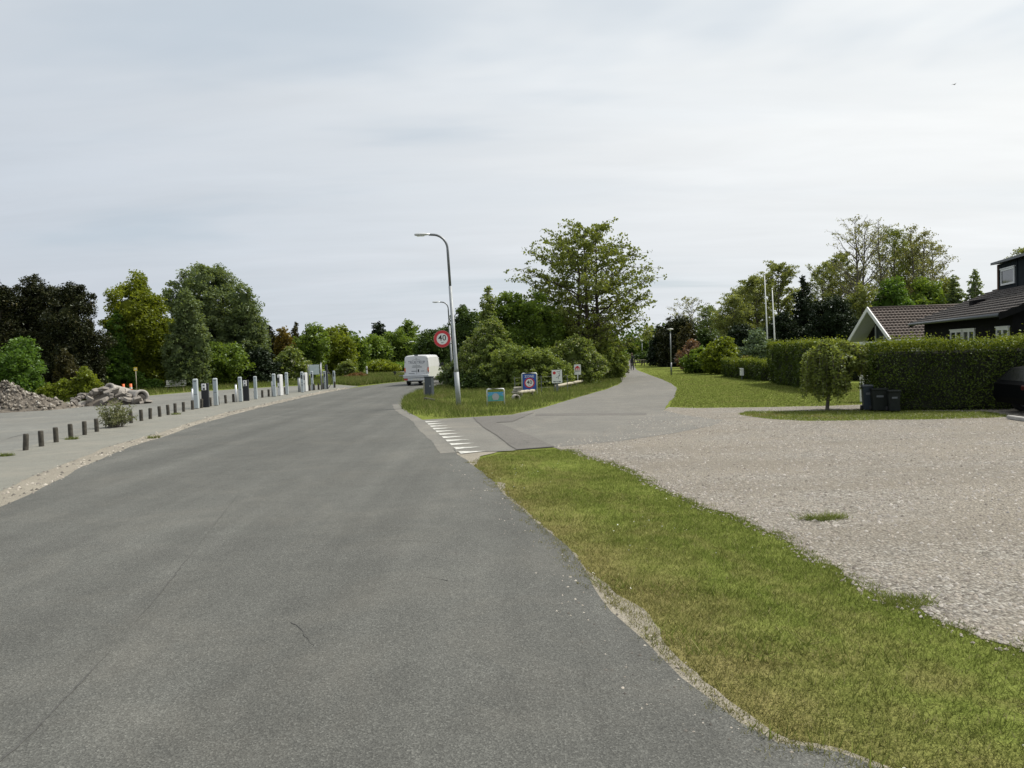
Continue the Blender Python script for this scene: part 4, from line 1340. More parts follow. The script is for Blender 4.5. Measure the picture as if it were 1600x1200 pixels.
# weeping tree
wx, wy = G(1292, 641.5)
rngw = np.random.default_rng(310)
wt = thing('weeping_tree', 'small weeping tree with a leaning trunk at the gravel edge', 'tree', (wx, wy, 0))
tb = Tubes()
tb.add([(0, 0, -0.05), (0.05, 0, 0.4), (0.13, 0, 0.9), (0.16, 0.02, 1.45), (0.22, 0, 1.9)], [0.07, 0.055, 0.05, 0.045, 0.035], 8)
cents, tipc = [], []
for k in range(270):
    left = k % 5 < 3
    az = rngw.uniform(0, 2 * math.pi)
    cxy = np.array((0.02, 0.0, 0)) if left else np.array((0.92, 0.05, 0))
    Lr = rngw.uniform(0.15, 1.0) * (0.72 if left else 0.82) * (1 + 0.15 * math.sin(3 * az))
    hi = (2.12 if left else 2.08) - 0.40 * (Lr / 0.85) ** 2 + rngw.normal(0, 0.08)
    endz = rngw.uniform(0.38, 1.1) if left else rngw.uniform(1.15, 1.7)
    if rngw.random() < 0.06:
        endz = 0.75
    out = np.array((math.cos(az), math.sin(az), 0)) * Lr
    top_ = np.array((0.20 + rngw.normal(0, 0.06), rngw.normal(0, 0.06), rngw.uniform(1.45, 1.9)))
    e = cxy + out
    p = np.array([top_, top_ * 0.45 + (cxy + out * 0.4) * 0.55 + np.array((0, 0, 0)), e * 0.92, e * 1.04, e * 1.02 + rngw.normal(0, 0.04, 3)])
    p[1][2], p[2][2], p[3][2], p[4][2] = hi + 0.05, hi, (hi + endz) / 2, min(endz, hi - 0.15)
    q = np.array(smooth_line(list(p), 1))
    tb.add(q, np.linspace(0.016, 0.004, len(q)), 4)
    cents.append(resample(list(q[2:]), 0.085, False))
cents = np.concatenate(cents)
pos = clumps(cents, 0.11, 7, rngw, 1.0)
v, f = leaf_tris(pos, 0.095, rngw, 0.75)
tb.build('trunk', M['bark_mid'], wt)
link('crown', new_mesh('crown', v, f), L['weep'], wt)

# flowering bush among the bollards
bx, by = G(180, 668)
rngb = np.random.default_rng(320)
fb = thing('roadside_bush', 'loose pale weedy bush standing in the bollard row', 'bush', (bx, by, 0))
tb = Tubes()
cents = []
for k in range(70):
    az, tl = rngb.uniform(0, 6.28), rngb.uniform(0.15, 0.85)
    z1 = rngb.uniform(0.12, 1.12) * (1.0 - 0.35 * tl)
    p = curve_pts(np.array((math.cos(az) * tl * 0.35, math.sin(az) * tl * 0.3, 0.0)), np.array((math.cos(az) * tl, math.sin(az) * tl * 0.8, z1)), 0.12, 6, rngb, 0.015)
    tb.add(p, np.linspace(0.010, 0.003, 6), 4)
    cents.append(resample(list(p[1:]), 0.07, False))
cents = np.concatenate(cents)
v, f = leaf_mesh(clumps(cents, 0.10, 9, rngb), 0.06, rngb, 0.6)
tb.build('stems', M['bark_mid'], fb)
link('foliage', new_mesh('foliage', v, f), L['umbel'], fb)


# ------------------------------------------------------------------ street furniture
def face_cam(x, y):
    return math.atan2(-x, y)


ORD = ['first', 'second', 'third', 'fourth', 'fifth', 'sixth', 'seventh', 'eighth', 'ninth', 'tenth', 'eleventh', 'twelfth', 'thirteenth', 'fourteenth',
       'fifteenth', 'sixteenth', 'seventeenth', 'eighteenth', 'nineteenth', 'twentieth', 'twenty-first', 'twenty-second', 'twenty-third', 'twenty-fourth',
       'twenty-fifth', 'twenty-sixth', 'twenty-seventh', 'twenty-eighth', 'twenty-ninth', 'thirtieth', 'thirty-first', 'thirty-second', 'thirty-third']
rng = np.random.default_rng(7)
boll_me = []
for k in range(4):
    n, prof = 12, [(0, 0.072), (0.15, 0.073), (0.3, 0.071), (0.44, 0.072), (0.475, 0.068), (0.485, 0.052)]
    V = []
    for z, r in prof:
        for j in range(n):
            a = 2 * math.pi * j / n
            rr = r * (1 + rng.normal(0, 0.025))
            V.append((rr * math.cos(a) + z * rng.normal(0, 0.004), rr * math.sin(a), z - 0.02))
    F = [tuple(range((len(prof) - 1) * n, len(prof) * n))]
    for i in range(len(prof) - 1):
        F += [(i * n + j, i * n + (j + 1) % n, i * n + n + (j + 1) % n, i * n + n + j) for j in range(n)]
    me = new_mesh('bollard', V, F, True)
    me.materials.append(M['wood'])
    boll_me.append(me)
for k, p in enumerate(boll_w):
    o = link('bollard', boll_me[k % 4])
    o.location = (p[0], p[1], 0.01)
    o.rotation_euler = (rng.normal(0, 0.02), rng.normal(0, 0.025) - (0.05 if k == 0 else 0), rng.uniform(0, 6))
    tag(o, 'weathered dark wooden bollard, %s from the left in the row' % ORD[k], 'bollard', 'wooden bollards along the footway')


def charger_post(x, y, h, wd, label, screen=False, rz=0.0, mat='charger'):
    o = thing('charging_post', label, 'charger', (x, y, 0.008), face_cam(x, y) * 0.4 + rz, 'slim charging posts')
    d = wd * 0.75
    MB().box(-wd / 2, wd / 2, -d / 2, d / 2, 0, h, wd * 0.16).build('housing', M[mat], o)
    p = MB()
    p.box(-wd * 0.34, wd * 0.34, -d / 2 - 0.012, -d / 2 + 0.01, h * 0.50, h * 0.93)
    pn = p.build('front_panel', M['charger_panel' if mat == 'charger' else mat], o)
    MB().box(-wd * 0.30, wd * 0.30, -d / 2 - 0.022, -d / 2 - 0.0125, h * 0.91, h * 0.935).build('status_bar', M['ink_soft'], pn)
    MB().box(-wd * 0.36, wd * 0.36, -d / 2 - 0.008, -d / 2 + 0.01, h * 0.478, h * 0.49).build('door_gap', M['ink_soft'], o)
    MB().box(-wd * 0.40, wd * 0.40, -d / 2 - 0.006, -d / 2 + 0.01, h * 0.03, h * 0.45).build('lower_door', M[mat], o)
    if screen:
        MB().box(-wd * 0.24, wd * 0.24, -d / 2 - 0.024, -d / 2 - 0.0125, h * 0.66, h * 0.86).build('screen', M['black'], pn)
        MB().disc((0, h * 0.36), wd * 0.17, 14, -d / 2 - 0.02, 0.03).build('socket', M['black'], o)
    return o


def post_at(pl, pr, top, bot):
    c = (pl + pr) / 2
    g = G(c, bot)
    a = at(c, top, g[1])
    return g[0], g[1], a[2], (pr - pl) * g[1] / FPX


CH = [((302.8, 311.8, 592, 639), 'tall pale blue charging post, nearest to the camera', False),
      ((333.8, 342.0, 591, 634), 'pale blue charging post just right of the first black charger', False),
      ((373, 379.8, 589, 628), 'pale blue charging post just left of the second black charger', False),
      ((397, 403, 588, 624), 'pale blue charging post just right of the second black charger', False),
      ((426, 432.2, 584, 620), 'pale grey charging post left of the white charger with screen', False),
      ((446, 451.6, 582, 617), 'pale grey charging post right of the white charger with screen', False),
      ((470.4, 475.5, 581, 613.5), 'pale charging post left of the far white charger', True),
      ((486, 490.6, 580, 610), 'pale charging post before the info board', True),
      ((506, 510, 580, 608), 'white charging post with dark screen right of the info board', True),
      ((520.5, 524.7, 579.5, 605.5), 'last pale charging post at the right end of the row', True)]
for (a, lab, scr) in CH:
    x, y, h, wd = post_at(*a)
    charger_post(x, y, h, wd * 0.82, lab, scr)
for (a, lab) in [((434.5, 443, 585.5, 618.5), 'white charger with black screen between two pale grey posts'),
                 ((474.5, 481.5, 582.5, 612), 'far white charger beside a pale charging post')]:
    x, y, h, wd = post_at(*a)
    o = thing('charger', lab, 'charger', (x, y, 0.008), R(-32), 'white chargers with screens')
    MB().box(-wd * 0.36, wd * 0.36, -wd * 0.40, wd * 0.40, 0, h, wd * 0.09).build('housing', M['white'], o)
    MB().box(-wd * 0.20, wd * 0.20, -wd * 0.40 - 0.02, -wd * 0.40 + 0.01, h * 0.62, h * 0.86).build('screen', M['black'], o)
    MB().disc((0, h * 0.42), wd * 0.12, 14, -wd * 0.40 - 0.015, 0.03).build('socket', M['black'], o)
for (a, lab) in [((316, 327.6, 599, 636.5), 'black charger with white face plate, the nearer one'),
                 ((380.5, 389.8, 594, 626.5), 'black charger with white face plate, the farther one')]:
    x, y, h, wd = post_at(*a)
    o = thing('charger', lab, 'charger', (x, y, 0.008), face_cam(x, y) * 0.3 + R(6), 'black chargers with white face plates')
    wd *= 0.92
    d = wd * 0.8
    MB().box(-wd / 2, wd / 2, -d / 2, d / 2, 0, h, wd * 0.05).build('housing', M['black'], o)
    fp = MB().box(-wd * 0.40, wd * 0.22, -d / 2 - 0.035, -d / 2 + 0.01, h * 0.71, h * 0.985, 0.02).build('face_plate', M['white'], o)
    MB().disc((-wd * 0.10, h * 0.92), wd * 0.13, 16, -d / 2 - 0.040, 0.02).build('display', M['ink_soft'], fp)
    MB().disc((-wd * 0.08, h * 0.77), wd * 0.15, 16, -d / 2 - 0.060, 0.04).build('socket', M['black'], fp)
for (a, lab, mt, cap) in [((300.4, 303.4, 606, 638), 'grey round post behind the nearest charging post', 'alu', True),
                          ((368, 371, 600, 628.5), 'grey metal round post left of the third pale blue charger', 'alu', True),
                          ((465.8, 470.2, 590, 612.8), 'grey cabinet post beside the far white charger', 'galv', False),
                          ((424.6, 426.6, 595, 620), 'thin dark topped post left of the pale grey charger', 'galv', True)]:
    x, y, h, wd = post_at(*a)
    o = thing('service_post', lab, 'post', (x, y, 0.008), 0)
    r = wd / 2
    MB().tube([(0, 0, 0), (0, 0, h * 0.96)], [r, r], 14).build('shaft', M[mt], o, True)
    MB().tube([(0, 0, h * 0.962), (0, 0, h * 0.99), (0, 0, h)], [r * 1.08, r * 1.08, r * 0.5], 14).build('cap', M['darkgrey'], o, True)

# info board, hose post
g = G(492.5, 609.5)
o = thing('info_board', 'grey-green info board on two posts behind the chargers', 'board', (g[0], g[1], 0), face_cam(*g) * 0.5)
hh = at(492, 570, g[1])[2]
MB().box(-0.36, 0.36, -0.02, 0.02, hh - 0.72, hh, 0.01).build('panel', M['panelgrey'], o)
for s in (-1, 1):
    MB().tube([(s * 0.44, 0.02, -0.05), (s * 0.44, 0.02, hh + 0.03)], [0.035, 0.035], 10).build('post', M['galv_dark'], o, True)
MB().box(-0.44, 0.44, 0.02, 0.05, hh - 0.40, hh - 0.34).build('cross_rail', M['galv_dark'], o)
g = G(511.5, 608)
o = thing('hose_post', 'dark post with a hanging hose near the row end', 'post', (g[0], g[1], 0), 0)
hh = at(511.5, 570, g[1])[2]
MB().box(-0.07, 0.07, -0.06, 0.06, 0, hh, 0.015).build('shaft', M['darkgrey'], o)
a = np.linspace(0, 1, 14)
MB().tube(np.stack([0.07 + 0.33 * np.sin(a * math.pi), np.zeros(14) - 0.03, hh * 0.75 * (1 - a) + 0.05], -1), np.full(14, 0.022), 6).build('hose', M['black'], o, True)
MB().box(-0.12, 0.0, -0.10, -0.061, hh * 0.80, hh * 0.97).build('reader_box', M['black'], o)
g = G(503.2, 609)
o = thing('green_post', 'slim grey-green upright post right of the info board', 'post', (g[0], g[1], 0), 0)
MB().tube([(0, 0, -0.05), (0, 0, 2.0)], [0.04, 0.04], 10).build('shaft', M['galv'], o, True)
MB().tube([(0, 0, 2.0), (0, 0, 2.04)], [0.05, 0.03], 10).build('cap', M['galv_dark'], o, True)


# lamp posts
def lamp_post(label, x, y, h, arm, lean=0.0, rz=0.0, r=0.085):
    o = thing('street_lamp', label, 'street lamp', (x, y, 0), rz, 'curved steel street lamps')
    lx = lean * h
    MB().tube([(0, 0, -0.1), (lx * 0.22, 0, h * 0.20)], [r * 1.35, r * 1.3], 14).build('base_tube', M['galv'], o, True)
    MB().tube([(lx * 0.22, 0, h * 0.20), (lx * 0.23, 0, h * 0.225), (lx * 0.72, 0, h * 0.70)], [r * 1.3, r, r * 0.85], 14).build('pole', M['galv'], o, True)
    pts = [(lx * 0.72, 0, h * 0.70), (lx * 0.90, 0, h * 0.90)]
    rb = h * 0.085
    cx, cz = lx * 0.92 - rb, h - rb
    for k in range(11):
        t = k / 10 * math.pi / 2
        pts.append((cx + rb * math.cos(t), 0, cz + rb * math.sin(t)))
    pts.append((cx - arm * 0.12, 0, h + 0.01))
    MB().tube(pts, [r * 0.66] * 2 + [r * 0.6] * 11 + [r * 0.55], 12).build('arm', M['galv_dark'], o, True)
    x1 = cx - arm * 0.12
    hd = MB()
    secs = [(x1 + 0.06, 0.045, 0.04), (x1 - 0.10, 0.09, 0.055), (x1 - 0.24, 0.14, 0.075), (x1 - 0.55, 0.145, 0.07), (x1 - 0.62, 0.10, 0.045)]
    V = []
    for (sx, wy_, hz) in secs:
        for k in range(10):
            a = 2 * math.pi * k / 10
            V.append((sx, wy_ * math.cos(a), h + 0.02 + (hz if math.sin(a) > 0 else hz * 0.65) * math.sin(a)))
    F = [tuple(range(9, -1, -1)), tuple(range(40, 50))]
    for i in range(4):
        F += [(i * 10 + k, i * 10 + (k + 1) % 10, i * 10 + 10 + (k + 1) % 10, i * 10 + 10 + k) for k in range(10)]
    hd.add(V, F)
    head = hd.build('lamp_head', M['alu'], o, True)
    MB().box(x1 - 0.53, x1 - 0.20, -0.10, 0.10, h - 0.045, h - 0.022, 0.01).build('lens', M['lampglass'], head)
    return o


g = G(717, 634.5)
h1 = at(697, 366, g[1])[2]
lamp_post('tall curved lamp post carrying the round speed sign', g[0], g[1], h1, 1.3, lean=-0.034)
x2, y2 = base(708, 67)
h2 = at(690, 472, 67)[2]
lamp_post('second curved lamp post behind the speed sign', x2, y2, h2, 1.2, lean=-0.03)
x3, y3 = base(653, 118)
lamp_post('far curved lamp post above the van roof', x3, y3, at(648, 534, 118)[2], 1.0, lean=-0.01, r=0.07)


def path_lamp(label, px, top, bot=None, Y=None):
    if bot:
        gx, gy = G(px, bot)
    else:
        gx, gy = base(px, Y)
    h = at(px, top, gy)[2]
    o = thing('path_lamp', label, 'path lamp', (gx, gy, 0), 0, 'slim lamps along the side path')
    MB().tube([(0, 0, -0.1), (0, 0, 1.0)], [0.065, 0.065], 12).build('base_tube', M['galv_dark'], o, True)
    MB().tube([(0, 0, 1.0), (0, 0, h - 0.18)], [0.048, 0.04], 12).build('pole', M['galv'], o, True)
    MB().tube([(0, 0, h - 0.18), (0, 0, h - 0.10), (0, 0, h - 0.06), (0, 0, h)], [0.05, 0.10, 0.27, 0.20], 18).build('lamp_head', M['white_dirty'], o, True)
    MB().tube([(0, 0, h + 0.001), (0, 0, h + 0.05)], [0.17, 0.04], 18).build('cap', M['galv_dark'], o, True)


path_lamp('nearest path lamp standing on the lawn', 1049, 513.5, bot=586)
path_lamp('second path lamp beyond the walking person', 1004, 532, Y=104)
path_lamp('third path lamp, farther than the second', 999.5, 540, Y=150)
path_lamp('farthest path lamp before the closing trees', 995.5, 544, Y=158)
path_lamp('lamp among the bushes behind the pinkish shrub', 1083, 522, Y=84)

# round speed sign on the lamp post
sx, sz = at(691, 529.5, 33.78)[0], at(691, 529.5, 33.78)[2]
o = thing('speed_sign', 'round red-ringed speed limit sign on the tall lamp post', 'road sign', (sx, 33.78, sz), face_cam(sx, 33.78) * 0.5)
MB().disc((0, 0), 0.375, 40, 0.0, 0.02).build('plate', M['alu'], o)
MB().disc((0, 0), 0.37, 40, -0.003, r2=0.245).build('red_ring', M['red'], o)
MB().disc((0, 0), 0.245, 40, -0.003).build('white_field', M['white'], o)
text_part('numeral', '40', 0.36, M['ink'], o, 0, 0.035, -0.006, 1.0)
text_part('unit_text', 'km', 0.09, M['ink'], o, 0, -0.16, -0.006)
for z in (-0.22, 0.2):
    MB().box(0.1, 0.52, 0.022, 0.06, z - 0.02, z + 0.02).build('bracket', M['galv_dark'], o)
for z in (-0.22, -0.9):
    pass
g0 = G(717, 634.5)


# framed signs on the corner
def sign_root(name, label, px, bot, cat='road sign', turn=0.6):
    gx, gy = G(px, bot)
    return thing(name, label, cat, (gx, gy, 0), face_cam(gx, gy) * turn), gy


def hoop(o, wd, h, mat='alu', r=0.028):
    c = 0.07
    pts = [(-wd / 2, 0.03, -0.1), (-wd / 2, 0.03, h - c), (-wd / 2 + c * 0.3, 0.03, h - c * 0.3), (-wd / 2 + c, 0.03, h),
           (wd / 2 - c, 0.03, h), (wd / 2 - c * 0.3, 0.03, h - c * 0.3), (wd / 2, 0.03, h - c), (wd / 2, 0.03, -0.1)]
    MB().tube(pts, np.full(8, r), 8).build('tube_frame', M[mat], o, True)


o, yy = sign_root('welcome_board', 'low blue and green picture board in a tube frame', 775, 635)
k = yy / FPX
hoop(o, 27 * k, 27.5 * k, 'alu')
W2 = 24.5 * k / 2
z0, z1 = 8.5 * k, 22.5 * k
MB().box(-W2, W2, 0.0, 0.02, z0, z1).build('panel', M['lightblue'], o)
MB().poly([(-W2 * 0.97, z0 + 0.02), (W2 * 0.97, z0 + 0.02), (W2 * 0.97, z0 + 0.2), (W2 * 0.5, z0 + 0.24), (0, z0 + 0.20), (-W2 * 0.5, z0 + 0.25), (-W2 * 0.97, z0 + 0.19)], -0.003).build('green_field', M['boardgreen'], o)
MB().poly([(-0.10, z0 + 0.05), (0.09, z0 + 0.05), (0.15, z0 + 0.16), (0.13, z0 + 0.27), (0.05, z0 + 0.33), (-0.06, z0 + 0.33), (-0.14, z0 + 0.26), (-0.15, z0 + 0.15)], -0.006).build('grey_emblem', M['boardgrey'], o)
for s in (-1, 1):
    MB().poly([(s * 0.33 - 0.05, z1 - 0.11), (s * 0.33 + 0.05, z1 - 0.11), (s * 0.33 + 0.04, z1 - 0.07), (s * 0.33 - 0.04, z1 - 0.07)], -0.006).build('white_mark', M['boardgrey'], o)

o, yy = sign_root('zone_sign', 'blue zone speed sign with white frame and red ring', 828, 618.5)
k = yy / FPX
hoop(o, 23 * k, 35.5 * k, 'alu')
W2, z0, z1 = 10.4 * k, 9.5 * k, 34 * k
MB().box(-W2, W2, 0.0, 0.02, z0, z1).build('panel', M['blue'], o)
zc_ = z0 + 10.8 * k
rr = 8.0 * k
MB().disc((0, zc_), rr, 36, -0.003, r2=rr * 0.76).build('red_ring', M['red'], o)
MB().disc((0, zc_), rr * 0.76, 36, -0.003).build('white_field', M['white'], o)
text_part('numeral', '40', rr * 1.08, M['ink'], o, 0, zc_ + rr * 0.08, -0.006)
text_part('unit_text', 'km', rr * 0.28, M['ink'], o, 0, zc_ - rr * 0.50, -0.006)
text_part('zone_text', 'ZONE', 5.2 * k, M['white'], o, 0, z1 - 3.6 * k, -0.003, 1.05)

o, yy = sign_root('map_sign', 'white map sign with red dot on a dark post', 871, 613)
k = yy / FPX
MB().box(-0.06, 0.06, 0.012, 0.09, -0.1, 20 * k).build('post', M['galv_dark'], o)
W2, z0, z1 = 8.0 * k, 14.5 * k, 35 * k
MB().box(-W2, W2, -0.012, 0.011, z0, z1, 0.006).build('panel', M['white'], o)
MB().disc((-W2 * 0.5, z1 - 4.6 * k), 2.4 * k, 24, -0.015).build('red_dot', M['red'], o)
for (a, b) in [((-0.02, 0.86), (0.45, 0.86)), ((0.45, 0.86), (0.75, 0.97)), ((0.30, 0.72), (0.65, 0.78)), ((0.45, 0.55), (0.52, 0.70)), ((-0.20, 0.40), (0.25, 0.48)), ((0.25, 0.30), (0.35, 0.55))]:
    p, q = np.array((a[0] * W2, z0 + a[1] * (z1 - z0))), np.array((b[0] * W2, z0 + b[1] * (z1 - z0)))
    d_ = (q - p) / np.linalg.norm(q - p)
    nn = np.array((-d_[1], d_[0])) * 0.011
    MB().poly([p - nn, q - nn, q + nn, p + nn], -0.015).build('map_line', M['ink_soft'], o)
MB().poly([(W2 * 0.38, z0 + 0.52 * (z1 - z0)), (W2 * 0.55, z0 + 0.52 * (z1 - z0)), (W2 * 0.55, z0 + 0.62 * (z1 - z0)), (W2 * 0.38, z0 + 0.62 * (z1 - z0))], -0.015).build('map_block', M['ink'], o)
for (a, b) in ((-0.75, -0.25), (-0.12, 0.1), (0.25, 0.75)):
    MB().poly([(a * W2, z0 + 1.6 * k), (b * W2, z0 + 1.6 * k), (b * W2, z0 + 3.0 * k), (a * W2, z0 + 3.0 * k)], -0.015).build('caption_word', M['ink_soft'], o)

o, yy = sign_root('house_sign', 'small white sign with red house symbol on thin post', 903, 603)
k = yy / FPX
MB().tube([(0, 0.03, -0.1), (0, 0.03, 26 * k)], [0.03, 0.03], 10).build('post', M['alu'], o, True)
W2, z0, z1 = 5.3 * k, 17.5 * k, 33.5 * k
MB().box(-W2, W2, -0.012, 0.0, z0, z1, 0.004).build('panel', M['white'], o)
zc_ = z0 + 10.4 * k
s = 3.4 * k
MB().poly([(-s, zc_ - s), (s, zc_ - s), (s, zc_ + s * 0.1), (s * 1.15, zc_ + s * 0.1), (s * 0.55, zc_ + s * 0.65), (s * 0.55, zc_ + s * 1.0), (s * 0.25, zc_ + s * 0.95), (0, zc_ + s * 1.15), (-s * 1.15, zc_ + s * 0.1), (-s, zc_ + s * 0.1)], -0.015).build('red_house', M['red'], o)
for dx in (-0.4, 0.35):
    MB().disc((dx * s, zc_ - s * 0.15), s * 0.2, 12, -0.018).build('white_head', M['white'], o)
    MB().poly([((dx - 0.3) * s, zc_ - s * 0.95), ((dx + 0.3) * s, zc_ - s * 0.95), ((dx + 0.2) * s, zc_ - s * 0.4), ((dx - 0.2) * s, zc_ - s * 0.4)], -0.018).build('white_figure', M['white'], o)
MB().poly([(-W2 * 0.75, z0 + 5.2 * k), (W2 * 0.75, z0 + 5.2 * k), (W2 * 0.75, z0 + 6.2 * k), (-W2 * 0.75, z0 + 6.2 * k)], -0.015).build('caption_word', M['ink_soft'], o)

# timber rail along the path, stacked slabs, buried pipe end
rail_px = [(792, 624), (835, 618.5), (868, 611), (895, 605), (921, 599)]
for i in range(3):
    a, b = (G(*rail_px[i + 1]), G(*rail_px[i + 2])) if i else (G(*rail_px[1]) + (G(*rail_px[0]) - G(*rail_px[1])) * 0.6, G(*rail_px[1]))
    lab = ['near end log of the low barrier left of the zone sign', 'middle pale log of the low barrier behind the map sign', 'far pale log of the low barrier by the red house sign'][i]
    o = thing('barrier_log', lab, 'log', (a[0], a[1], 0), 0, 'low log barrier along the side path')
    d_ = b - a
    n = 8
    t = np.linspace(0.02, 0.98, n)
    rg = np.random.default_rng(70 + i)
    MB().tube(np.stack([d_[0] * t, d_[1] * t, 0.27 + rg.normal(0, 0.012, n)], -1), 0.085 + rg.normal(0, 0.006, n), 10).build('log', M['wood_pale'], o, True)
    for tt in (0.15, 0.85):
        MB().tube([(d_[0] * tt, d_[1] * tt, -0.05), (d_[0] * tt, d_[1] * tt, 0.22)], [0.07, 0.07], 8).build('stump', M['wood'], o, True)
g = G(809.5, 619)
o = thing('slab_stack', 'stack of pale stone slabs left of the zone sign', 'stone stack', (g[0], g[1] + 0.1, 0), 0.1)
rg = np.random.default_rng(77)
for i in range(4):
    ww = 0.23 + rg.normal(0, 0.02)
    MB().box(-ww + rg.normal(0, 0.02), ww, -0.2, 0.2, 0.03 + i * 0.115, 0.03 + i * 0.115 + 0.10, 0.018).build('slab', M['boulder'], o)
g = G(808, 626)
o = thing('pipe_stub', 'short concrete pipe end with a dark opening in the grass', 'pipe', (g[0], g[1], 0.12), 0.25)
n = 20
ring = MB()
ang = np.arange(n) * 2 * math.pi / n
V = []
for (r_, y_) in ((0.16, -0.0), (0.16, 0.45), (0.115, 0.45), (0.115, 0.0)):
    V += [(r_ * math.cos(a), y_, r_ * math.sin(a)) for a in ang]
F = []
for i in range(4):
    j = (i + 1) % 4
    F += [(i * n + k_, i * n + (k_ + 1) % n, j * n + (k_ + 1) % n, j * n + k_) for k_ in range(n)]
ring.add(V, F).build('pipe_wall', M['concrete'], o, True)
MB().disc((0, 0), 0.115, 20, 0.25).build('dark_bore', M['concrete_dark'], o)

# thin wire fence behind the zone sign
o = thing('wire_fence', 'thin dark wire fence behind the zone sign', 'fence', (G(805, 617)[0], G(805, 617)[1] + 0.6, 0), 0.25)
for i in range(5):
    MB().tube([(i * 0.75, 0, -0.05), (i * 0.75, 0, 0.95)], [0.02, 0.02], 6).build('post', M['galv_dark'], o)
for z in (0.3, 0.6, 0.88):
    MB().tube([(-0.1, 0, z), (3.1, 0, z)], [0.005, 0.005], 5).build('wire', M['galv_dark'], o)

# utility cabinet with marker post and stone
g = G(671.5, 620.5)
o = thing('utility_cabinet', 'dark grey utility cabinet on the grass corner', 'cabinet', (g[0], g[1], 0), -0.35)
hc = at(671, 588.5, g[1])[2]
MB().box(-0.20, 0.20, -0.17, 0.17, -0.05, hc - 0.03, 0.012).build('housing', M['darkgrey'], o)
MB().box(-0.225, 0.225, -0.195, 0.195, hc - 0.028, hc + 0.02, 0.012).build('lid', M['darkgrey'], o)
dr = MB().box(-0.175, 0.175, -0.182, -0.1705, 0.08, hc - 0.08).build('door', M['darkgrey'], o)
MB().box(0.12, 0.145, -0.197, -0.1825, hc * 0.5, hc * 0.5 + 0.1).build('handle', M['alu'], dr)
g = G(663.6, 620)
o = thing('marker_post', 'pale wooden marker post left of the utility cabinet', 'post', (g[0], g[1], 0), 0)
MB().box(-0.05, 0.05, -0.045, 0.045, -0.05, 0.93, 0.012).build('shaft', M['wood_pale'], o)
MB().box(-0.052, 0.052, -0.047, 0.047, 0.80, 0.90).build('band', M['white_dirty'], o)
g = G(671, 628)
o = thing('fallen_post', 'weathered timber post lying in grass by the cabinet', 'post', (g[0], g[1], 0.09), R(-35))
MB().tube([(-0.3, 0, 0.07), (0.0, 0, 0.03), (0.32, 0, -0.01)], [0.075, 0.08, 0.07], 10).build('log', M['wood'], o, True)
MB().tube([(-0.302, 0, 0.07), (-0.312, 0, 0.071)], [0.05, 0.045], 10).build('cut_end', M['wood_pale'], o, True)
g = G(617.5, 592)
o = thing('reflector_post', 'small dark reflector post at the far verge left of the van', 'post', (g[0], g[1], 0), 0)
MB().box(-0.09, 0.09, -0.05, 0.05, -0.05, 0.62, 0.02).build('shaft', M['black'], o)
MB().box(-0.16, 0.16, -0.062, 0.055, 0.621, 0.72, 0.02).build('cap', M['black'], o)
g = G(573.5, 590)
o = thing('marker_post', 'white marker post on the far corner grass', 'post', (g[0], g[1], 0), 0)
MB().box(-0.09, 0.09, -0.05, 0.05, -0.05, 1.25, 0.03).build('shaft', M['white'], o)
MB().box(-0.092, 0.092, -0.053, 0.053, 0.9, 1.02).build('band', M['ink'], o)

# ------------------------------------------------------------------ left yard: dirt, rubble, pipes, signs
rng = np.random.default_rng(90)


def mound(name, label, c, rx, ry, h, seed, mat, cat, stones=0, stone_mat=None, smax=0.09, power=1.15):
    rg = np.random.default_rng(seed)
    nr, na = 26, 64
    V, F = [(0, 0, h)], []
    ph = rg.uniform(0, 6.28, 8)
    for i in range(1, nr + 1):
        t = i / nr
        for j in range(na):
            a = 2 * math.pi * j / na
            rad = 1 + 0.13 * math.sin(2 * a + ph[0]) + 0.08 * math.sin(3 * a + ph[1]) + 0.04 * math.sin(7 * a + ph[2])
            z = h * max(0.0, 1 - t ** power) * (1 + 0.10 * math.sin(3 * a + 5 * t + ph[3])) + (rg.normal(0, 0.035) if i < nr else -0.04) * h
            V.append((math.cos(a) * rx * rad * t + rg.normal(0, 0.01), math.sin(a) * ry * rad * t, z if i < nr else -0.03))
    F += [(0, 1 + j, 1 + (j + 1) % na) for j in range(na)]
    for i in range(nr - 1):
        o0, o1 = 1 + i * na, 1 + (i + 1) * na
        F += [(o0 + j, o1 + j, o1 + (j + 1) % na, o0 + (j + 1) % na) for j in range(na)]
    root = thing(name, label, cat, (c[0], c[1], 0), 0)
    link('heap', new_mesh('heap', V, F, False), mat, root)
    if stones:
        Va = np.array(V[1:])
        idx = rg.integers(0, len(Va), stones)
        P = Va[idx] + rg.normal(0, 0.06, (stones, 3)) * np.array((1, 1, 0.1))
        octa = np.array([(1, 0, 0), (0, 1, 0), (-1, 0, 0), (0, -1, 0), (0, 0, 1), (0, 0, -1)], float)
        f_ = np.array([(0, 1, 4), (1, 2, 4), (2, 3, 4), (3, 0, 4), (1, 0, 5), (2, 1, 5), (3, 2, 5), (0, 3, 5)])
        s_ = 0.02 + (smax - 0.02) * rg.random(stones) ** 2.2
        VV = octa[None] * rg.uniform(0.55, 1.3, (stones, 6, 1)) * s_[:, None, None] + P[:, None, :]
        FF = (f_[None] + (np.arange(stones) * 6)[:, None, None]).reshape(-1, 3)
        st = link('stones', new_mesh('stones', VV.reshape(-1, 3), FF), stone_mat, root)
        st['kind'] = 'stuff'
    return root


c = G(18, 643)
mound('dirt_mound', 'brown heap of dirt and stones at the left edge', (c[0] - 0.9, c[1] + 1.0), 3.3, 2.2, 1.5, 91, M['dirt'], 'dirt heap', 2600, M['dirtstone'], 0.13, 0.95)

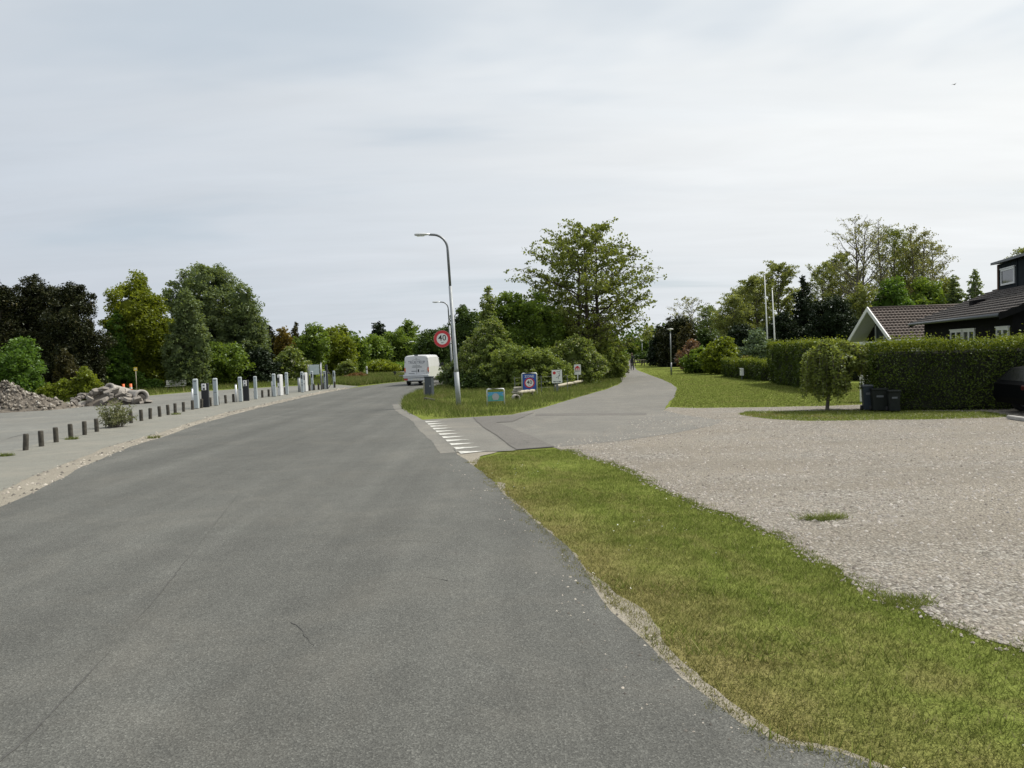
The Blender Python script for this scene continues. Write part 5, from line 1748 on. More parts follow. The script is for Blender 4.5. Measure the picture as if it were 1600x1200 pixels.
chunk_meshes = []
for k in range(8):
    rg = np.random.default_rng(400 + k)
    n = int(rg.integers(5, 8))
    a = np.sort(rg.uniform(0, 2 * math.pi, n))
    a = np.linspace(0, 2 * math.pi, n, endpoint=False) + rg.normal(0, 0.22, n)
    r_ = rg.uniform(0.65, 1.15, n)
    th = rg.uniform(0.16, 0.42)
    V = [(math.cos(q) * rr_, math.sin(q) * rr_ * 0.75, -th + rg.normal(0, 0.05)) for q, rr_ in zip(a, r_)] + \
        [(math.cos(q) * rr_ * 0.93, math.sin(q) * rr_ * 0.70, th + rg.normal(0, 0.06)) for q, rr_ in zip(a, r_)]
    F = [tuple(range(n - 1, -1, -1)), tuple(range(n, 2 * n))] + [(j, (j + 1) % n, n + (j + 1) % n, n + j) for j in range(n)]
    me = new_mesh('concrete_chunk', V, F)
    me.materials.append(M['chunk'])
    chunk_meshes.append(me)
c0 = G(160, 634)
heap = thing('rubble_heap', 'heap of broken grey concrete slabs beside the dirt mound', 'rubble', (c0[0], c0[1] + 0.8, 0), 0.05)
rg = np.random.default_rng(95)
for k in range(95):
    u_, w_ = rg.uniform(-1, 1), rg.uniform(-1, 1)
    if u_ * u_ + w_ * w_ > 1:
        continue
    zt = 1.15 * (1 - (u_ * u_ + w_ * w_)) ** 0.75 * (1.0 if u_ < 0.35 else 0.75)
    s_ = rg.uniform(0.16, 0.42)
    o = link('concrete_chunk', chunk_meshes[k % 8], None, heap)
    o.location = (u_ * 2.35, w_ * 1.2, max(0.10, zt * rg.uniform(0.75, 1.0) - 0.05))
    o.rotation_euler = (rg.normal(0, 0.5), rg.normal(0, 0.45), rg.uniform(0, 6.28))
    o.scale = (s_, s_, s_)
MB().add([(2.1 * math.cos(a), 1.0 * math.sin(a), -0.02) for a in np.linspace(0, 6.283, 20)[:-1]] + [(0, 0, 0.85)], [(k, (k + 1) % 19, 19) for k in range(19)]).build('rubble_core', M['dirt'], heap)


def pipe(label, pa, pb, r_out, r_in, seed):
    pa, pb = np.asarray(pa, float), np.asarray(pb, float)
    root = thing('concrete_pipe', label, 'pipe', pa, 0, 'dumped concrete pipes')
    d = pb - pa
    ax = d / np.linalg.norm(d)
    u_ = np.cross(ax, (0, 0, 1))
    u_ /= np.linalg.norm(u_)
    v_ = np.cross(u_, ax)
    n = 28
    an = np.arange(n) * 2 * math.pi / n
    circ = lambda r_, t: [tuple(d * t + (u_ * math.cos(q) + v_ * math.sin(q)) * r_) for q in an]
    V = circ(r_out * 1.1, 0) + circ(r_out * 1.1, 0.10) + circ(r_out, 0.13) + circ(r_out, 1) + circ(r_in, 1) + circ(r_in, 0)
    F = []
    for i in range(6):
        j = (i + 1) % 6
        F += [(i * n + k_, j * n + k_, j * n + (k_ + 1) % n, i * n + (k_ + 1) % n) for k_ in range(n)]
    MB().add(V, F).build('pipe_wall', M['concrete'], root, True)
    return root


Yp = c0[1] + 0.9
a_ = at(169.5, 608.5, Yp - 0.3)
b_ = at(199, 616, Yp + 1.0)
pipe('large pale concrete pipe on top of the rubble heap', a_, b_, 0.36, 0.27, 1)
a_ = at(222, 622, Yp - 0.1)
b_ = at(203, 619, Yp + 0.9)
a_[2], b_[2] = 0.40, 0.42
pipe('pale concrete pipe at the right foot of the rubble', a_, b_, 0.40, 0.30, 2)
a_ = at(212, 627.5, Yp - 0.5)
b_ = at(197, 624, Yp + 0.4)
a_[2], b_[2] = 0.2, 0.22
pipe('small dark mouthed pipe under the larger ones', a_, b_, 0.19, 0.13, 3)

# yellow sign, orange markers, green sign, boulders, bench, rusty plate
g = G(214, 617)
o = thing('yellow_sign', 'small yellow sign on a slim pole behind the pipes', 'sign', (g[0], g[1], 0), face_cam(*g) * 0.5)
hy = at(213.5, 574, g[1])[2]
MB().tube([(0, 0.02, -0.05), (0, 0.02, hy)], [0.028, 0.028], 8).build('pole', M['wood_pale'], o, True)
pn = MB().box(-0.13, 0.13, -0.02, -0.009, hy - 0.27, hy + 0.02).build('panel', M['yellow'], o)
MB().poly([(-0.07, hy - 0.17), (0.08, hy - 0.17), (0.08, hy - 0.08), (-0.07, hy - 0.08)], -0.023).build('white_mark', M['white_dirty'], pn)
for px, bot, top, lab in [(193.5, 614, 600, 'left orange marker post behind the large pipe'), (205, 615.5, 599.5, 'right orange marker post between pipe and yellow sign')]:
    gx, gy = G(px, bot + 2)
    o = thing('orange_marker', lab, 'marker', (gx, gy, 0), 0, 'orange marker posts behind the pipes')
    hh = at(px, top, gy)[2]
    MB().tube([(0, 0, 0), (0, 0, 0.05)], [0.17, 0.15], 14).build('foot', M['black'], o, True)
    MB().tube([(0, 0, 0.051), (0, 0, hh)], [0.11, 0.10], 14).build('body', M['orange'], o, True)
    MB().tube([(0, 0, hh * 0.55), (0, 0, hh * 0.72)], [0.109, 0.108], 14, False).build('band', M['white_dirty'], o, True)
g = G(93.5, 623)
o = thing('low_sign', 'low green and white sign on two legs behind the heaps', 'sign', (g[0], g[1], 0), face_cam(*g) * 0.5)
for s in (-1, 1):
    MB().box(s * 0.24 - 0.02, s * 0.24 + 0.02, -0.02, 0.02, -0.05, 0.55).build('leg', M['alu'], o)
pn = MB().box(-0.218, 0.218, -0.015, 0.015, 0.18, 0.53).build('panel', M['panelgrey'], o)
MB().poly([(-0.2, 0.2), (0.2, 0.2), (0.2, 0.36), (-0.2, 0.36)], -0.018).build('green_field', M['bingreen'], pn)
for s in (-0.1, 0.08):
    MB().poly([(s - 0.06, 0.41), (s + 0.06, 0.41), (s + 0.06, 0.48), (s - 0.06, 0.48)], -0.018).build('text_block', M['ink_soft'], pn)
for px, bot, wpx, hpx, lab in [(51, 622.5, 15, 7, 'pale low boulder on grass left of the low green sign'), (112, 626, 22, 6, 'flat long boulder right of the low green sign'),
                               (226, 609.5, 20, 5, 'low grey boulder right of the yellow sign'), (250, 608, 18, 6, 'low grey boulder left of the white bench')]:
    gx, gy = G(px, bot)
    rg = np.random.default_rng(int(px))
    V, F = [], []
    n = 12
    for i, (zz, rr_) in enumerate([(-0.03, 1), (0.35, 0.98), (0.7, 0.78), (0.93, 0.42), (1.0, 0.08)]):
        for j in range(n):
            a = 2 * math.pi * j / n
            q = rr_ * (1 + rg.normal(0, 0.07))
            V.append((math.cos(a) * q * wpx * gy / FPX / 2, math.sin(a) * q * wpx * gy / FPX / 3, zz * hpx * gy / FPX * (1 + rg.normal(0, 0.04))))
    for i in range(4):
        F += [(i * n + j, i * n + (j + 1) % n, i * n + n + (j + 1) % n, i * n + n + j) for j in range(n)]
    F.append(tuple(range(4 * n, 5 * n)))
    o = link('boulder', new_mesh('boulder', V, F, True), M['boulder'])
    o.location = (gx, gy, 0)
    tag(o, lab, 'boulder', 'boulders on the grass behind the lot')
g = G(275, 611)
o = thing('park_bench', 'white slatted bench on the grass behind the lot', 'bench', (g[0], g[1], 0), R(12))
for i in range(3):
    MB().box(-0.8, 0.8, -0.22 + i * 0.14, -0.10 + i * 0.14, 0.42, 0.455, 0.006).build('seat_slat', M['bench'], o)
for i in range(3):
    MB().box(-0.8, 0.8, 0.24 + i * 0.03, 0.27 + i * 0.03, 0.52 + i * 0.14, 0.63 + i * 0.14, 0.006).build('back_slat', M['bench'], o)
for s in (-1, 1):
    MB().box(s * 0.6 - 0.05, s * 0.6 + 0.05, -0.2, 0.2, -0.03, 0.418).build('leg', M['wood'], o)
    MB().box(s * 0.6 - 0.03, s * 0.6 + 0.03, 0.285, 0.335, 0.2, 0.93).build('back_post', M['wood'], o)
g = G(284.5, 606)
lob('shrub', 'rust brown dead bush behind the white bench', 284, 70, 588, 16, COLUMN, 'brown', 139, cat='shrub', clump_r=0.2, leaf=0.12)
for i, (px, py, s) in enumerate([(410, 629, 0.0)]):
    pass
for px, bot, seed in [(10, 713, 1), (112, 687, 2), (275, 648, 3), (240, 685, 4)]:
    gp = G(px, bot)
    pl = np.array([gp + np.array((math.cos(a) * 0.22, math.sin(a) * 0.15)) for a in np.linspace(0, 6.28, 12)[:-1]])
    blades('grass_tuft', pl, 160, 0.09, 0.018, M['tall_blade'], 500 + seed, ['small weed tuft on the footway near the left edge', 'weed tuft at the foot of the fourth bollard', 'green weed tuft at the foot of the twelfth bollard', 'dark weed tuft in the sand strip'][seed - 1], None, 0.8, cat='weed', z=0.01)

# ------------------------------------------------------------------ van
vx, vy = G(652, 602.5)
van = thing('delivery_van', 'white delivery van with lettered rear doors driving away', 'van', (vx, vy, 0.016), R(-8))
HV, WV, LV = 2.28, 0.98, 5.1
secs = [(0.00, 0.955, 0.80, 0.50, 2.20), (0.05, 0.975, 0.83, 0.48, 2.255), (0.5, 0.985, 0.85, 0.45, 2.28), (3.1, 0.985, 0.85, 0.45, 2.28), (3.55, 0.985, 0.80, 0.45, 2.18),
        (4.15, 0.975, 0.74, 0.45, 1.60), (4.35, 0.97, 0.80, 0.45, 1.28), (4.9, 0.93, 0.80, 0.42, 1.08), (5.08, 0.86, 0.75, 0.40, 0.85)]
V, F = [], []


def vsec(y, wb, wt, zb, zt):
    H = zt - zb
    zs = zb + 0.52 * H
    half = [(wb * 0.94, zb), (wb, zb + 0.08), (wb, zs), (wb - (wb - wt) * 0.45, zt - 0.16), (wt, zt - 0.05), (wt - 0.10, zt - 0.004), (wt * 0.4, zt + 0.03)]
    return [(a, y, z) for a, z in half] + [(-a, y, z) for a, z in half[::-1]]


m_ = 14
for s_ in secs:
    V += vsec(*s_)
for i in range(len(secs) - 1):
    F += [(i * m_ + k_, i * m_ + (k_ + 1) % m_, i * m_ + m_ + (k_ + 1) % m_, i * m_ + m_ + k_) for k_ in range(m_)]
F += [tuple(range(m_ - 1, -1, -1)), tuple(range((len(secs) - 1) * m_, len(secs) * m_))]
F = [tuple(q[::-1]) for q in F]
body = link('body', new_mesh('body', V, F), M['van'], van)
# rear doors with seam, rear face tapers to the roof
for s in (-1, 1):
    pts = [(s * 0.012, 0.62), (s * 0.86, 0.62), (s * 0.865, 1.40), (s * 0.80, 2.06), (s * 0.72, 2.12), (s * 0.012, 2.14)]
    if s < 0:
        pts = pts[::-1]
    MB().extr(pts, -0.028, 0.01).build('rear_door', M['van'], van)
MB().box(-0.011, 0.011, -0.012, 0.0, 0.62, 2.14).build('door_seam', M['ink_soft'], van)
for s in (-1, 1):
    for z in (0.95, 1.75):
        MB().box(s * 0.87 - 0.02, s * 0.87 + 0.02, -0.045, -0.001, z, z + 0.1).build('hinge', M['galv'], van)
    lt = MB().box(s * 0.90 - 0.045, s * 0.90 + 0.045, -0.035, -0.001, 1.0, 1.36, 0.01).build('tail_light', M['tail_red'], van)
    MB().box(s * 0.90 - 0.047, s * 0.90 + 0.047, -0.044, -0.036, 1.13, 1.25).build('amber_lens', M['tail_orange'], lt)
MB().box(0.10, 0.19, -0.065, -0.0285, 1.02, 1.22, 0.01).build('door_handle', M['black'], van)
MB().box(-0.14, 0.14, -0.02, 0.08, 2.275, 2.32, 0.01).build('roof_lamp', M['ink_soft'], van)
text_part('lettering', 'TRUE TRUP', 0.30, M['ink_soft'], van, 0.02, 1.74, -0.033, 0.86)
MB().add([(x_, -0.033, z_) for x_, z_ in ((-0.34, 1.90), (0.02, 2.02), (0.38, 1.90), (0.36, 1.89), (0.02, 2.0), (-0.32, 1.89))], [(0, 1, 4, 5), (1, 2, 3, 4)]).build('roof_emblem', M['ink_soft'], van)
for (x0_, x1_, z_, h_) in [(-0.30, -0.02, 1.47, 0.035), (0.03, 0.28, 1.47, 0.035), (-0.34, 0.02, 1.37, 0.045), (0.06, 0.42, 1.37, 0.045), (-0.40, 0.02, 1.06, 0.05), (0.32, 0.60, 1.06, 0.04), (-0.62, -0.16, 0.90, 0.035)]:
    MB().box(x0_, x1_, -0.033, -0.0285, z_, z_ + h_).build('small_print', M['ink_soft'], van)
# tail lift, bumper, plate
lift = MB().box(-1.0, 0.98, -0.30, -0.07, 0.60, 0.83, 0.02).build('tail_lift', M['vanlift'], van)
MB().box(-0.98, 0.96, -0.306, -0.302, 0.70, 0.72).build('lift_groove', M['galv_dark'], lift)
bmp = MB().box(-0.92, 0.92, -0.26, 0.02, 0.36, 0.585, 0.03).build('rear_bumper', M['vanlift'], van)
for s in (-1, 1):
    MB().box(s * 0.80 - 0.15, s * 0.80 + 0.15, -0.275, -0.262, 0.41, 0.54).build('reflector', M['tail_red'], bmp)
MB().box(-0.26, 0.26, -0.272, -0.262, 0.42, 0.53).build('number_plate', M['white_dirty'], bmp)
MB().box(0.70, 0.76, -0.12, -0.071, 0.84, 1.30, 0.01).build('lift_arm', M['white'], van)
MB().box(-1.32, -1.0, -0.26, -0.16, 0.74, 0.80, 0.01).build('lift_handle', M['galv_dark'], van)


def wheel(parent, x, y, r, wd):
    t = MB().tube([(x - wd / 2, y, r), (x - wd / 2 + 0.03, y, r), (x + wd / 2 - 0.03, y, r), (x + wd / 2, y, r)], [r * 0.9, r, r, r * 0.9], 24).build('wheel', M['rubber'], parent, True)
    for s in (-1, 1):
        MB().tube([(x + s * (wd / 2 + 0.003), y, r), (x + s * (wd / 2 + 0.012), y, r)], [r * 0.60, r * 0.5], 18).build('rim', M['rim'], t, True)


for s in (-1, 1):
    wheel(van, s * 0.85, 0.75, 0.33, 0.22)
    wheel(van, s * 0.85, 4.1, 0.33, 0.22)
    wp = [(3.15, 1.32), (3.95, 1.32), (3.5, 1.98), (3.15, 2.0)]
    MB().add([(s * 0.992, y_, z_) if z_ < 1.5 else (s * 0.925, y_, z_) for y_, z_ in wp], [(0, 1, 2, 3)]).build('side_window', M['glass'], van)
    MB().box(s * 1.10 - 0.09, s * 1.10 + 0.09, 3.85, 3.95, 1.28, 1.62, 0.02).build('mirror', M['black'], van)
MB().box(-0.80, 0.80, 0.1, 4.9, 0.28, 0.44).build('chassis', M['black'], van)
MB().add([(-0.82, 4.17, 1.52), (0.82, 4.17, 1.52), (0.72, 3.62, 2.15), (-0.72, 3.62, 2.15)], [(0, 1, 2, 3)]).build('windscreen', M['glass'], van)

# ------------------------------------------------------------------ black car at the right edge
cxp = G(1560, 657)
car = thing('parked_car', 'black parked car in shade at the right photo edge', 'car', (cxp[0] + 1.30, cxp[1] + 0.75, 0.0), R(-6))
# tail at x=0, nose runs out of the frame to the right
prof = [(0.02, 0.30), (-0.08, 0.48), (-0.05, 0.86), (0.02, 0.94), (0.34, 1.30), (0.75, 1.37), (1.9, 1.36), (2.65, 1.0), (3.5, 0.82), (3.75, 0.6), (3.7, 0.30)]
n = len(prof)
V, F = [], []
for (yy_, ins) in ((0.0, 0.0), (0.02, 0.0), (1.68, 0.0), (1.70, 0.0)):
    for (a, b) in prof:
        tum = max(0, b - 0.85) * 0.32
        y__ = yy_ + (tum if yy_ < 0.8 else -tum)
        V.append((a, y__, b))
for i in range(3):
    F += [(i * n + k_, i * n + (k_ + 1) % n, i * n + n + (k_ + 1) % n, i * n + n + k_) for k_ in range(n)]
F += [tuple(range(n - 1, -1, -1)), tuple(range(3 * n, 4 * n))]
F = [tuple(q[::-1]) for q in F]
link('body', new_mesh('body', V, F), M['carblack'], car)
for (pts) in ([(0.22, 0.97), (0.72, 0.95), (0.72, 1.27), (0.45, 1.25)], [(0.80, 0.94), (1.55, 0.93), (1.55, 1.27), (0.80, 1.285)], [(1.63, 0.93), (2.5, 0.96), (2.05, 1.24), (1.63, 1.27)]):
    MB().add([(a, max(0, b - 0.85) * 0.32 - 0.006, b) for a, b in pts], [(0, 1, 2, 3)]).build('side_window', M['carglass'], car)
MB().add([(0.03, 0.16, 0.965), (0.03, 1.54, 0.965), (0.315, 1.46, 1.285), (0.315, 0.24, 1.285)], [(0, 3, 2, 1)]).build('rear_window', M['carglass'], car)
MB().box(2.3, 2.44, -0.17, -0.005, 0.95, 1.07, 0.02).build('mirror', M['carblack'], car)
MB().tube([(0.5, 0.24, 1.40), (1.9, 0.24, 1.41)], [0.018, 0.018], 8).build('roof_rail', M['galv'], car, True)
MB().box(-0.075, 0.10, -0.012, 0.22, 0.72, 0.86, 0.02).build('tail_light', M['car_lamp'], car)
for y_ in (0.10, 1.58):
    for x_ in (0.72, 3.05):
        t = MB().tube([(x_, y_ - 0.11, 0.31), (x_, y_ - 0.09, 0.31), (x_, y_ + 0.09, 0.31), (x_, y_ + 0.11, 0.31)], [0.28, 0.31, 0.31, 0.28], 22).build('wheel', M['rubber'], car, True)
        MB().tube([(x_, y_ - 0.113, 0.31), (x_, y_ - 0.12, 0.31)], [0.19, 0.16], 16).build('rim', M['galv_dark'], t, True)


# ------------------------------------------------------------------ bins, white box, mailbox, flagpoles, weed bits
for (px, bot, top, wpx, mt, lab) in [(1354.5, 642.5, 601, 15, 'binblue', 'leftmost wheelie bin, slate blue with pale lid'),
                                     (1372, 643.5, 606.5, 22, 'bingreen', 'middle black wheelie bin beside the hedge'),
                                     (1395, 644.5, 609.5, 17, 'bingreen', 'rightmost black wheelie bin against the hedge')]:
    gx, gy = G(px, bot)
    gy -= 0.05
    hh = at(px, top, gy)[2]
    wd = wpx * gy / FPX * 1.0
    o = thing('wheelie_bin', lab, 'bin', (gx, gy, 0.012), R(-14), 'wheelie bins by the right hedge')
    b_ = MB()
    w0, w1 = wd * 0.42, wd * 0.5
    b_.add([(-w0, -w0, 0.06), (w0, -w0, 0.06), (w0, w0, 0.06), (-w0, w0, 0.06), (-w1, -w1, hh - 0.07), (w1, -w1, hh - 0.07), (w1, w1 * 1.1, hh - 0.07), (-w1, w1 * 1.1, hh - 0.07)],
           [(3, 2, 1, 0), (4, 5, 6, 7), (0, 1, 5, 4), (1, 2, 6, 5), (2, 3, 7, 6), (3, 0, 4, 7)])
    b_.build('body', M[mt], o)
    MB().box(-w1 - 0.02, w1 + 0.02, -w1 - 0.03, w1 * 1.1 + 0.04, hh - 0.069, hh - 0.01, 0.015).build('lid', M['lid'] if mt == 'binblue' else M[mt], o)
    MB().box(-w1 * 0.8, w1 * 0.8, w1 * 1.1 + 0.045, w1 * 1.1 + 0.09, hh - 0.10, hh - 0.06, 0.01).build('handle', M['black'], o)
    MB().box(-w0 * 0.55, w0 * 0.55, -w1 * 0.965 - 0.012, -w1 * 0.93, hh * 0.62, hh * 0.70).build('front_label', M['lid'], o)
    for s in (-1, 1):
        MB().tube([(s * (w0 + 0.03) - 0.03, w0 * 0.8, 0.09), (s * (w0 + 0.03) + 0.03, w0 * 0.8, 0.09)], [0.09, 0.09], 14).build('wheel', M['rubber'], o, True)
gx, gy = G(1357, 640)
gy += 3.2
hw = at(1357, 586, gy)[2]
xx = at(1357, 600, gy)[0]
o = thing('white_cabinet', 'white weathered cabinet behind the slate blue bin', 'cabinet', (xx, gy, 0), 0.1)
MB().box(-0.24, 0.24, -0.2, 0.2, -0.02, hw - 0.05, 0.015).build('housing', M['white_dirty'], o)
MB().box(-0.27, 0.27, -0.23, 0.23, hw - 0.049, hw, 0.012).build('lid', M['white_dirty'], o)
MB().tube([(0.06, -0.24, hw - 0.05), (0.16, -0.25, hw - 0.45)], [0.012, 0.012], 6).build('strap', M['ink_soft'], o)
ga, gb = G(1126, 588), G(1192, 596)
gm = ga + (gb - ga) * ((1169.5 - 1126) / 66.0)
nb_ = np.array((gb[1] - ga[1], -(gb[0] - ga[0])))
nb_ /= np.linalg.norm(nb_)
gm = gm + nb_ * 0.30
zm0, zm1 = at(1169, 586.5, gm[1])[2], at(1169, 575, gm[1])[2]
o = thing('mailbox', 'white mailbox in front of the low hedge', 'mailbox', (gm[0], gm[1], 0), math.atan2((gb - ga)[1], (gb - ga)[0]))
MB().box(-0.15, 0.15, -0.09, 0.09, zm0, zm1 - 0.04, 0.012).build('body', M['white'], o)
MB().box(-0.17, 0.17, -0.11, 0.10, zm1 - 0.039, zm1, 0.012).build('lid', M['white'], o)
MB().box(-0.11, 0.11, -0.097, -0.0905, zm1 - 0.12, zm1 - 0.09).build('slot', M['ink_soft'], o)
MB().box(-0.03, 0.03, -0.03, 0.03, -0.05, zm0 - 0.001).build('stand', M['galv_dark'], o)
for (px, top, Y, lab) in [(1199.5, 430, 56, 'taller white flagpole on the left of the pair'), (1211.5, 453, 50, 'shorter white flagpole on the right of the pair')]:
    x_, _ = base(px + 2, Y)
    hh = at(px - 4, top, Y)[2]
    o = thing('flagpole', lab, 'flagpole', (x_, Y, 0), 0, 'white flagpoles behind the tall hedge')
    lean = at(px - 5, top, Y)[0] - x_
    MB().tube([(0, 0, -0.1), (lean * 0.5, 0, hh * 0.5), (lean, 0, hh)], [0.058, 0.048, 0.028], 12).build('pole', M['white'], o, True)
    MB().tube([(lean, 0, hh), (lean, 0, hh + 0.05), (lean, 0, hh + 0.10), (lean, 0, hh + 0.13)], [0.03, 0.06, 0.05, 0.01], 12).build('finial', M['white'], o, True)
# picnic table and stones on the far lawn
gx, gy = G(1005, 571.5)
o = thing('picnic_table', 'dark wooden picnic table at the far lawn edge', 'table', (gx - 0.6, gy, 0), 0.2)
for i in range(4):
    MB().box(-0.9, 0.9, -0.36 + i * 0.18, -0.20 + i * 0.18, 0.72, 0.76).build('top_plank', M['wood_pale'], o)
for s in (-1, 1):
    MB().box(-0.9, 0.9, s * 0.72 - 0.13, s * 0.72 + 0.13, 0.42, 0.46).build('bench_plank', M['wood'], o)
    MB().box(s * 0.6 - 0.05, s * 0.6 + 0.05, -0.75, 0.75, 0.34, 0.418).build('cross_beam', M['wood'], o)
    for q in (-1, 1):
        MB().add([(s * 0.6 + a, q * b, z) for z, off in ((-0.02, 0.55), (0.719, 0.25)) for a, b in ((-0.04, off), (0.04, off), (0.04, off + 0.1), (-0.04, off + 0.1))],
                 [(0, 1, 2, 3), (4, 5, 6, 7), (0, 1, 5, 4), (1, 2, 6, 5), (2, 3, 7, 6), (3, 0, 4, 7)]).build('leg', M['wood'], o)
gx, gy = G(1041, 567.5)
o = link('boulder', bpy.data.meshes['boulder'], None)
o.location = (gx, gy, 0)
o.scale = (1.2, 1.2, 1.6)
tag(o, 'pale stone at the edge of the far lawn', 'boulder')
# grey trailer-like garden table seen under the bushes
gx, gy = G(1066, 573)
o = thing('garden_trailer', 'small dark trailer with a pale top edge beside the bushes', 'trailer', (gx, gy, 0), R(20))
MB().box(-0.75, 0.75, -0.5, 0.5, 0.42, 0.95, 0.03).build('box_body', M['ink_soft'], o)
MB().box(-0.8, 0.8, -0.55, 0.55, 0.951, 1.0).build('rim_frame', M['alu'], o)
MB().box(-1.5, -0.76, -0.04, 0.04, 0.42, 0.5).build('drawbar', M['galv_dark'], o)
for s in (-1, 1):
    wheel_t = MB().tube([(0, s * 0.58 - 0.07, 0.25), (0, s * 0.58 + 0.07, 0.25)], [0.25, 0.25], 18).build('wheel', M['rubber'], o, True)


# ------------------------------------------------------------------ houses
def roof_mesh(parent, name, mat, x0, x1, e0, e1, course=0.32, wave=0.22, amp=0.035, step=0.04):
    e0, e1 = np.array(e0, float), np.array(e1, float)
    sl = np.linalg.norm(e1 - e0)
    nc = int(round(sl / course))
    nu = max(8, int((x1 - x0) / wave * 5))
    xs = np.linspace(x0, x1, nu + 1)
    d = (e1 - e0) / sl
    nrm = np.array((-d[1], d[0]))
    if nrm[1] < 0:
        nrm = -nrm
    wv = amp * (0.5 + 0.5 * np.sin(xs / wave * 2 * math.pi)) ** 0.7
    rows = []
    for c_ in range(nc):
        rows += [(c_ / nc, -0.015), (c_ / nc, step), ((c_ + 1) / nc, 0.0)]
    V = []
    for (t, lift) in rows:
        p = e0 + (e1 - e0) * t
        V += [(x, p[0] + nrm[0] * (lift + q), p[1] + nrm[1] * (lift + q)) for x, q in zip(xs, wv)]
    m = nu + 1
    F = []
    for r_ in range(len(rows) - 1):
        F += [(r_ * m + i, r_ * m + i + 1, r_ * m + m + i + 1, r_ * m + m + i) for i in range(nu)]
    o = link(name, new_mesh(name, V, np.array(F)), mat, parent)
    o['kind'] = 'stuff'
    return o


def window(parent, x0, x1, z0, z1, y, fw=0.09, mull=True):
    f = MB()
    f.box(x0, x1, y - 0.05, y, z1 - fw, z1)
    f.box(x0, x1, y - 0.05, y, z0, z0 + fw)
    f.box(x0, x0 + fw, y - 0.05, y, z0 + fw, z1 - fw)
    f.box(x1 - fw, x1, y - 0.05, y, z0 + fw, z1 - fw)
    if mull:
        c = (x0 + x1) / 2
        f.box(c - fw * 0.8, c + fw * 0.8, y - 0.047, y, z0 + fw, z1 - fw)
    wn = f.build('window', M['white'], parent)
    spans = [(x0 + fw, (x0 + x1) / 2 - fw * 0.8), ((x0 + x1) / 2 + fw * 0.8, x1 - fw)] if mull else [(x0 + fw, x1 - fw)]
    for (a, b) in spans:
        MB().box(a, b, y - 0.02, y - 0.012, z0 + fw, z1 - fw).build('pane', M['glass'], wn)
    MB().box(x0 - 0.06, x1 + 0.06, y - 0.07, y + 0.0, z1 + 0.001, z1 + 0.05).build('head_trim', M['white'], wn)
    return wn


# white gabled house: local x along the ridge, gable at x=0 facing left
h1 = thing('gabled_house', 'summer house with white gable boards and brown tiled roof', 'house', (24.6, 52.8, 0), 0.0)
ap = at(1363, 482, 52.8)[2]
ev = at(1391, 531, 50.0)[2]
hw_ = 2.75
roof_mesh(h1, 'roof_tiles', M['roof_brown'], 0.0, 11.0, (-hw_ - 0.35, ev), (0, ap), 0.31, 0.24, 0.05, 0.05)
roof_mesh(h1, 'roof_tiles', M['roof_brown'], 0.0, 11.0, (hw_ + 0.35, ev), (0, ap), 0.31, 0.24, 0.05, 0.05)
MB().tube([(0, 0, ap + 0.03), (11, 0, ap + 0.03)], [0.09, 0.09], 8).build('ridge_tiles', M['roof_brown'], h1, True)
for s in (-1, 1):
    n0, n1 = np.array((s * (hw_ + 0.40), ev - 0.02)), np.array((0, ap + 0.07))
    MB().add([(x, n0[0], n0[1] + a) for x in (-0.10, -0.02) for a in (-0.20, 0.10)] + [(x, n1[0], n1[1] + a) for x in (-0.10, -0.02) for a in (-0.26, 0.05)],
             [(0, 1, 5, 4), (2, 6, 7, 3), (0, 4, 6, 2), (1, 3, 7, 5), (0, 2, 3, 1), (4, 5, 7, 6)]).build('barge_board', M['white'], h1)
    MB().add([(0.0, s * (hw_ + 0.34), ev - 0.10), (1.1, s * (hw_ + 0.34), ev - 0.10), (1.1, 0, ap - 0.10), (0.0, 0, ap - 0.10)], [(0, 1, 2, 3)]).build('soffit', M['soffit'], h1)
MB().extr([(0, 0), (1, 0), (1, 0.01), (0, 0.01)], 0, 0.01)
gw = MB()
gw.add([(1.1, -hw_, 0), (1.1, hw_, 0), (1.1, hw_, ev - 0.05), (1.1, 0, ap - 0.15), (1.1, -hw_, ev - 0.05), (1.25, -hw_, 0), (1.25, hw_, 0), (1.25, hw_, ev - 0.05), (1.25, 0, ap - 0.15), (1.25, -hw_, ev - 0.05)],
       [(0, 4, 3, 2, 1), (5, 6, 7, 8, 9), (0, 1, 6, 5), (0, 5, 9, 4), (1, 2, 7, 6), (2, 3, 8, 7), (3, 4, 9, 8)])
gw.build('gable_wall', M['houseblack'], h1)
MB().add([(1.095, -1.2, 2.2), (1.095, 1.2, 2.2), (1.095, 1.2, ap - 1.1), (1.095, 0.2, ap - 0.5), (1.095, -1.2, ap - 1.15)], [(0, 4, 3, 2, 1)]).build('gable_window', M['glass'], h1)
for y_ in (-1.25, 0.0, 1.25):
    MB().box(1.04, 1.09, y_ - 0.05, y_ + 0.05, 0.2, ap - 1.15 if y_ else ap - 0.55).build('window_post', M['soffit'], h1)
MB().box(-0.05, 0.35, -hw_ + 0.1, hw_ - 0.1, ev - 0.32, ev - 0.08).build('tie_beam', M['white'], h1)
MB().box(1.1, 10.8, -hw_, -hw_ + 0.15, 0, ev - 0.02).build('front_wall', M['white_dirty'], h1)
MB().box(1.1, 10.8, hw_ - 0.15, hw_, 0, ev - 0.02).build('back_wall', M['white_dirty'], h1)
MB().box(10.65, 10.8, -hw_ + 0.151, hw_ - 0.151, 0, ev + 0.4).build('end_wall', M['white_dirty'], h1)
MB().tube([(-0.05, -hw_ - 0.42, ev - 0.06), (11, -hw_ - 0.42, ev - 0.06)], [0.06, 0.06], 8).build('gutter', M['white_dirty'], h1, True)

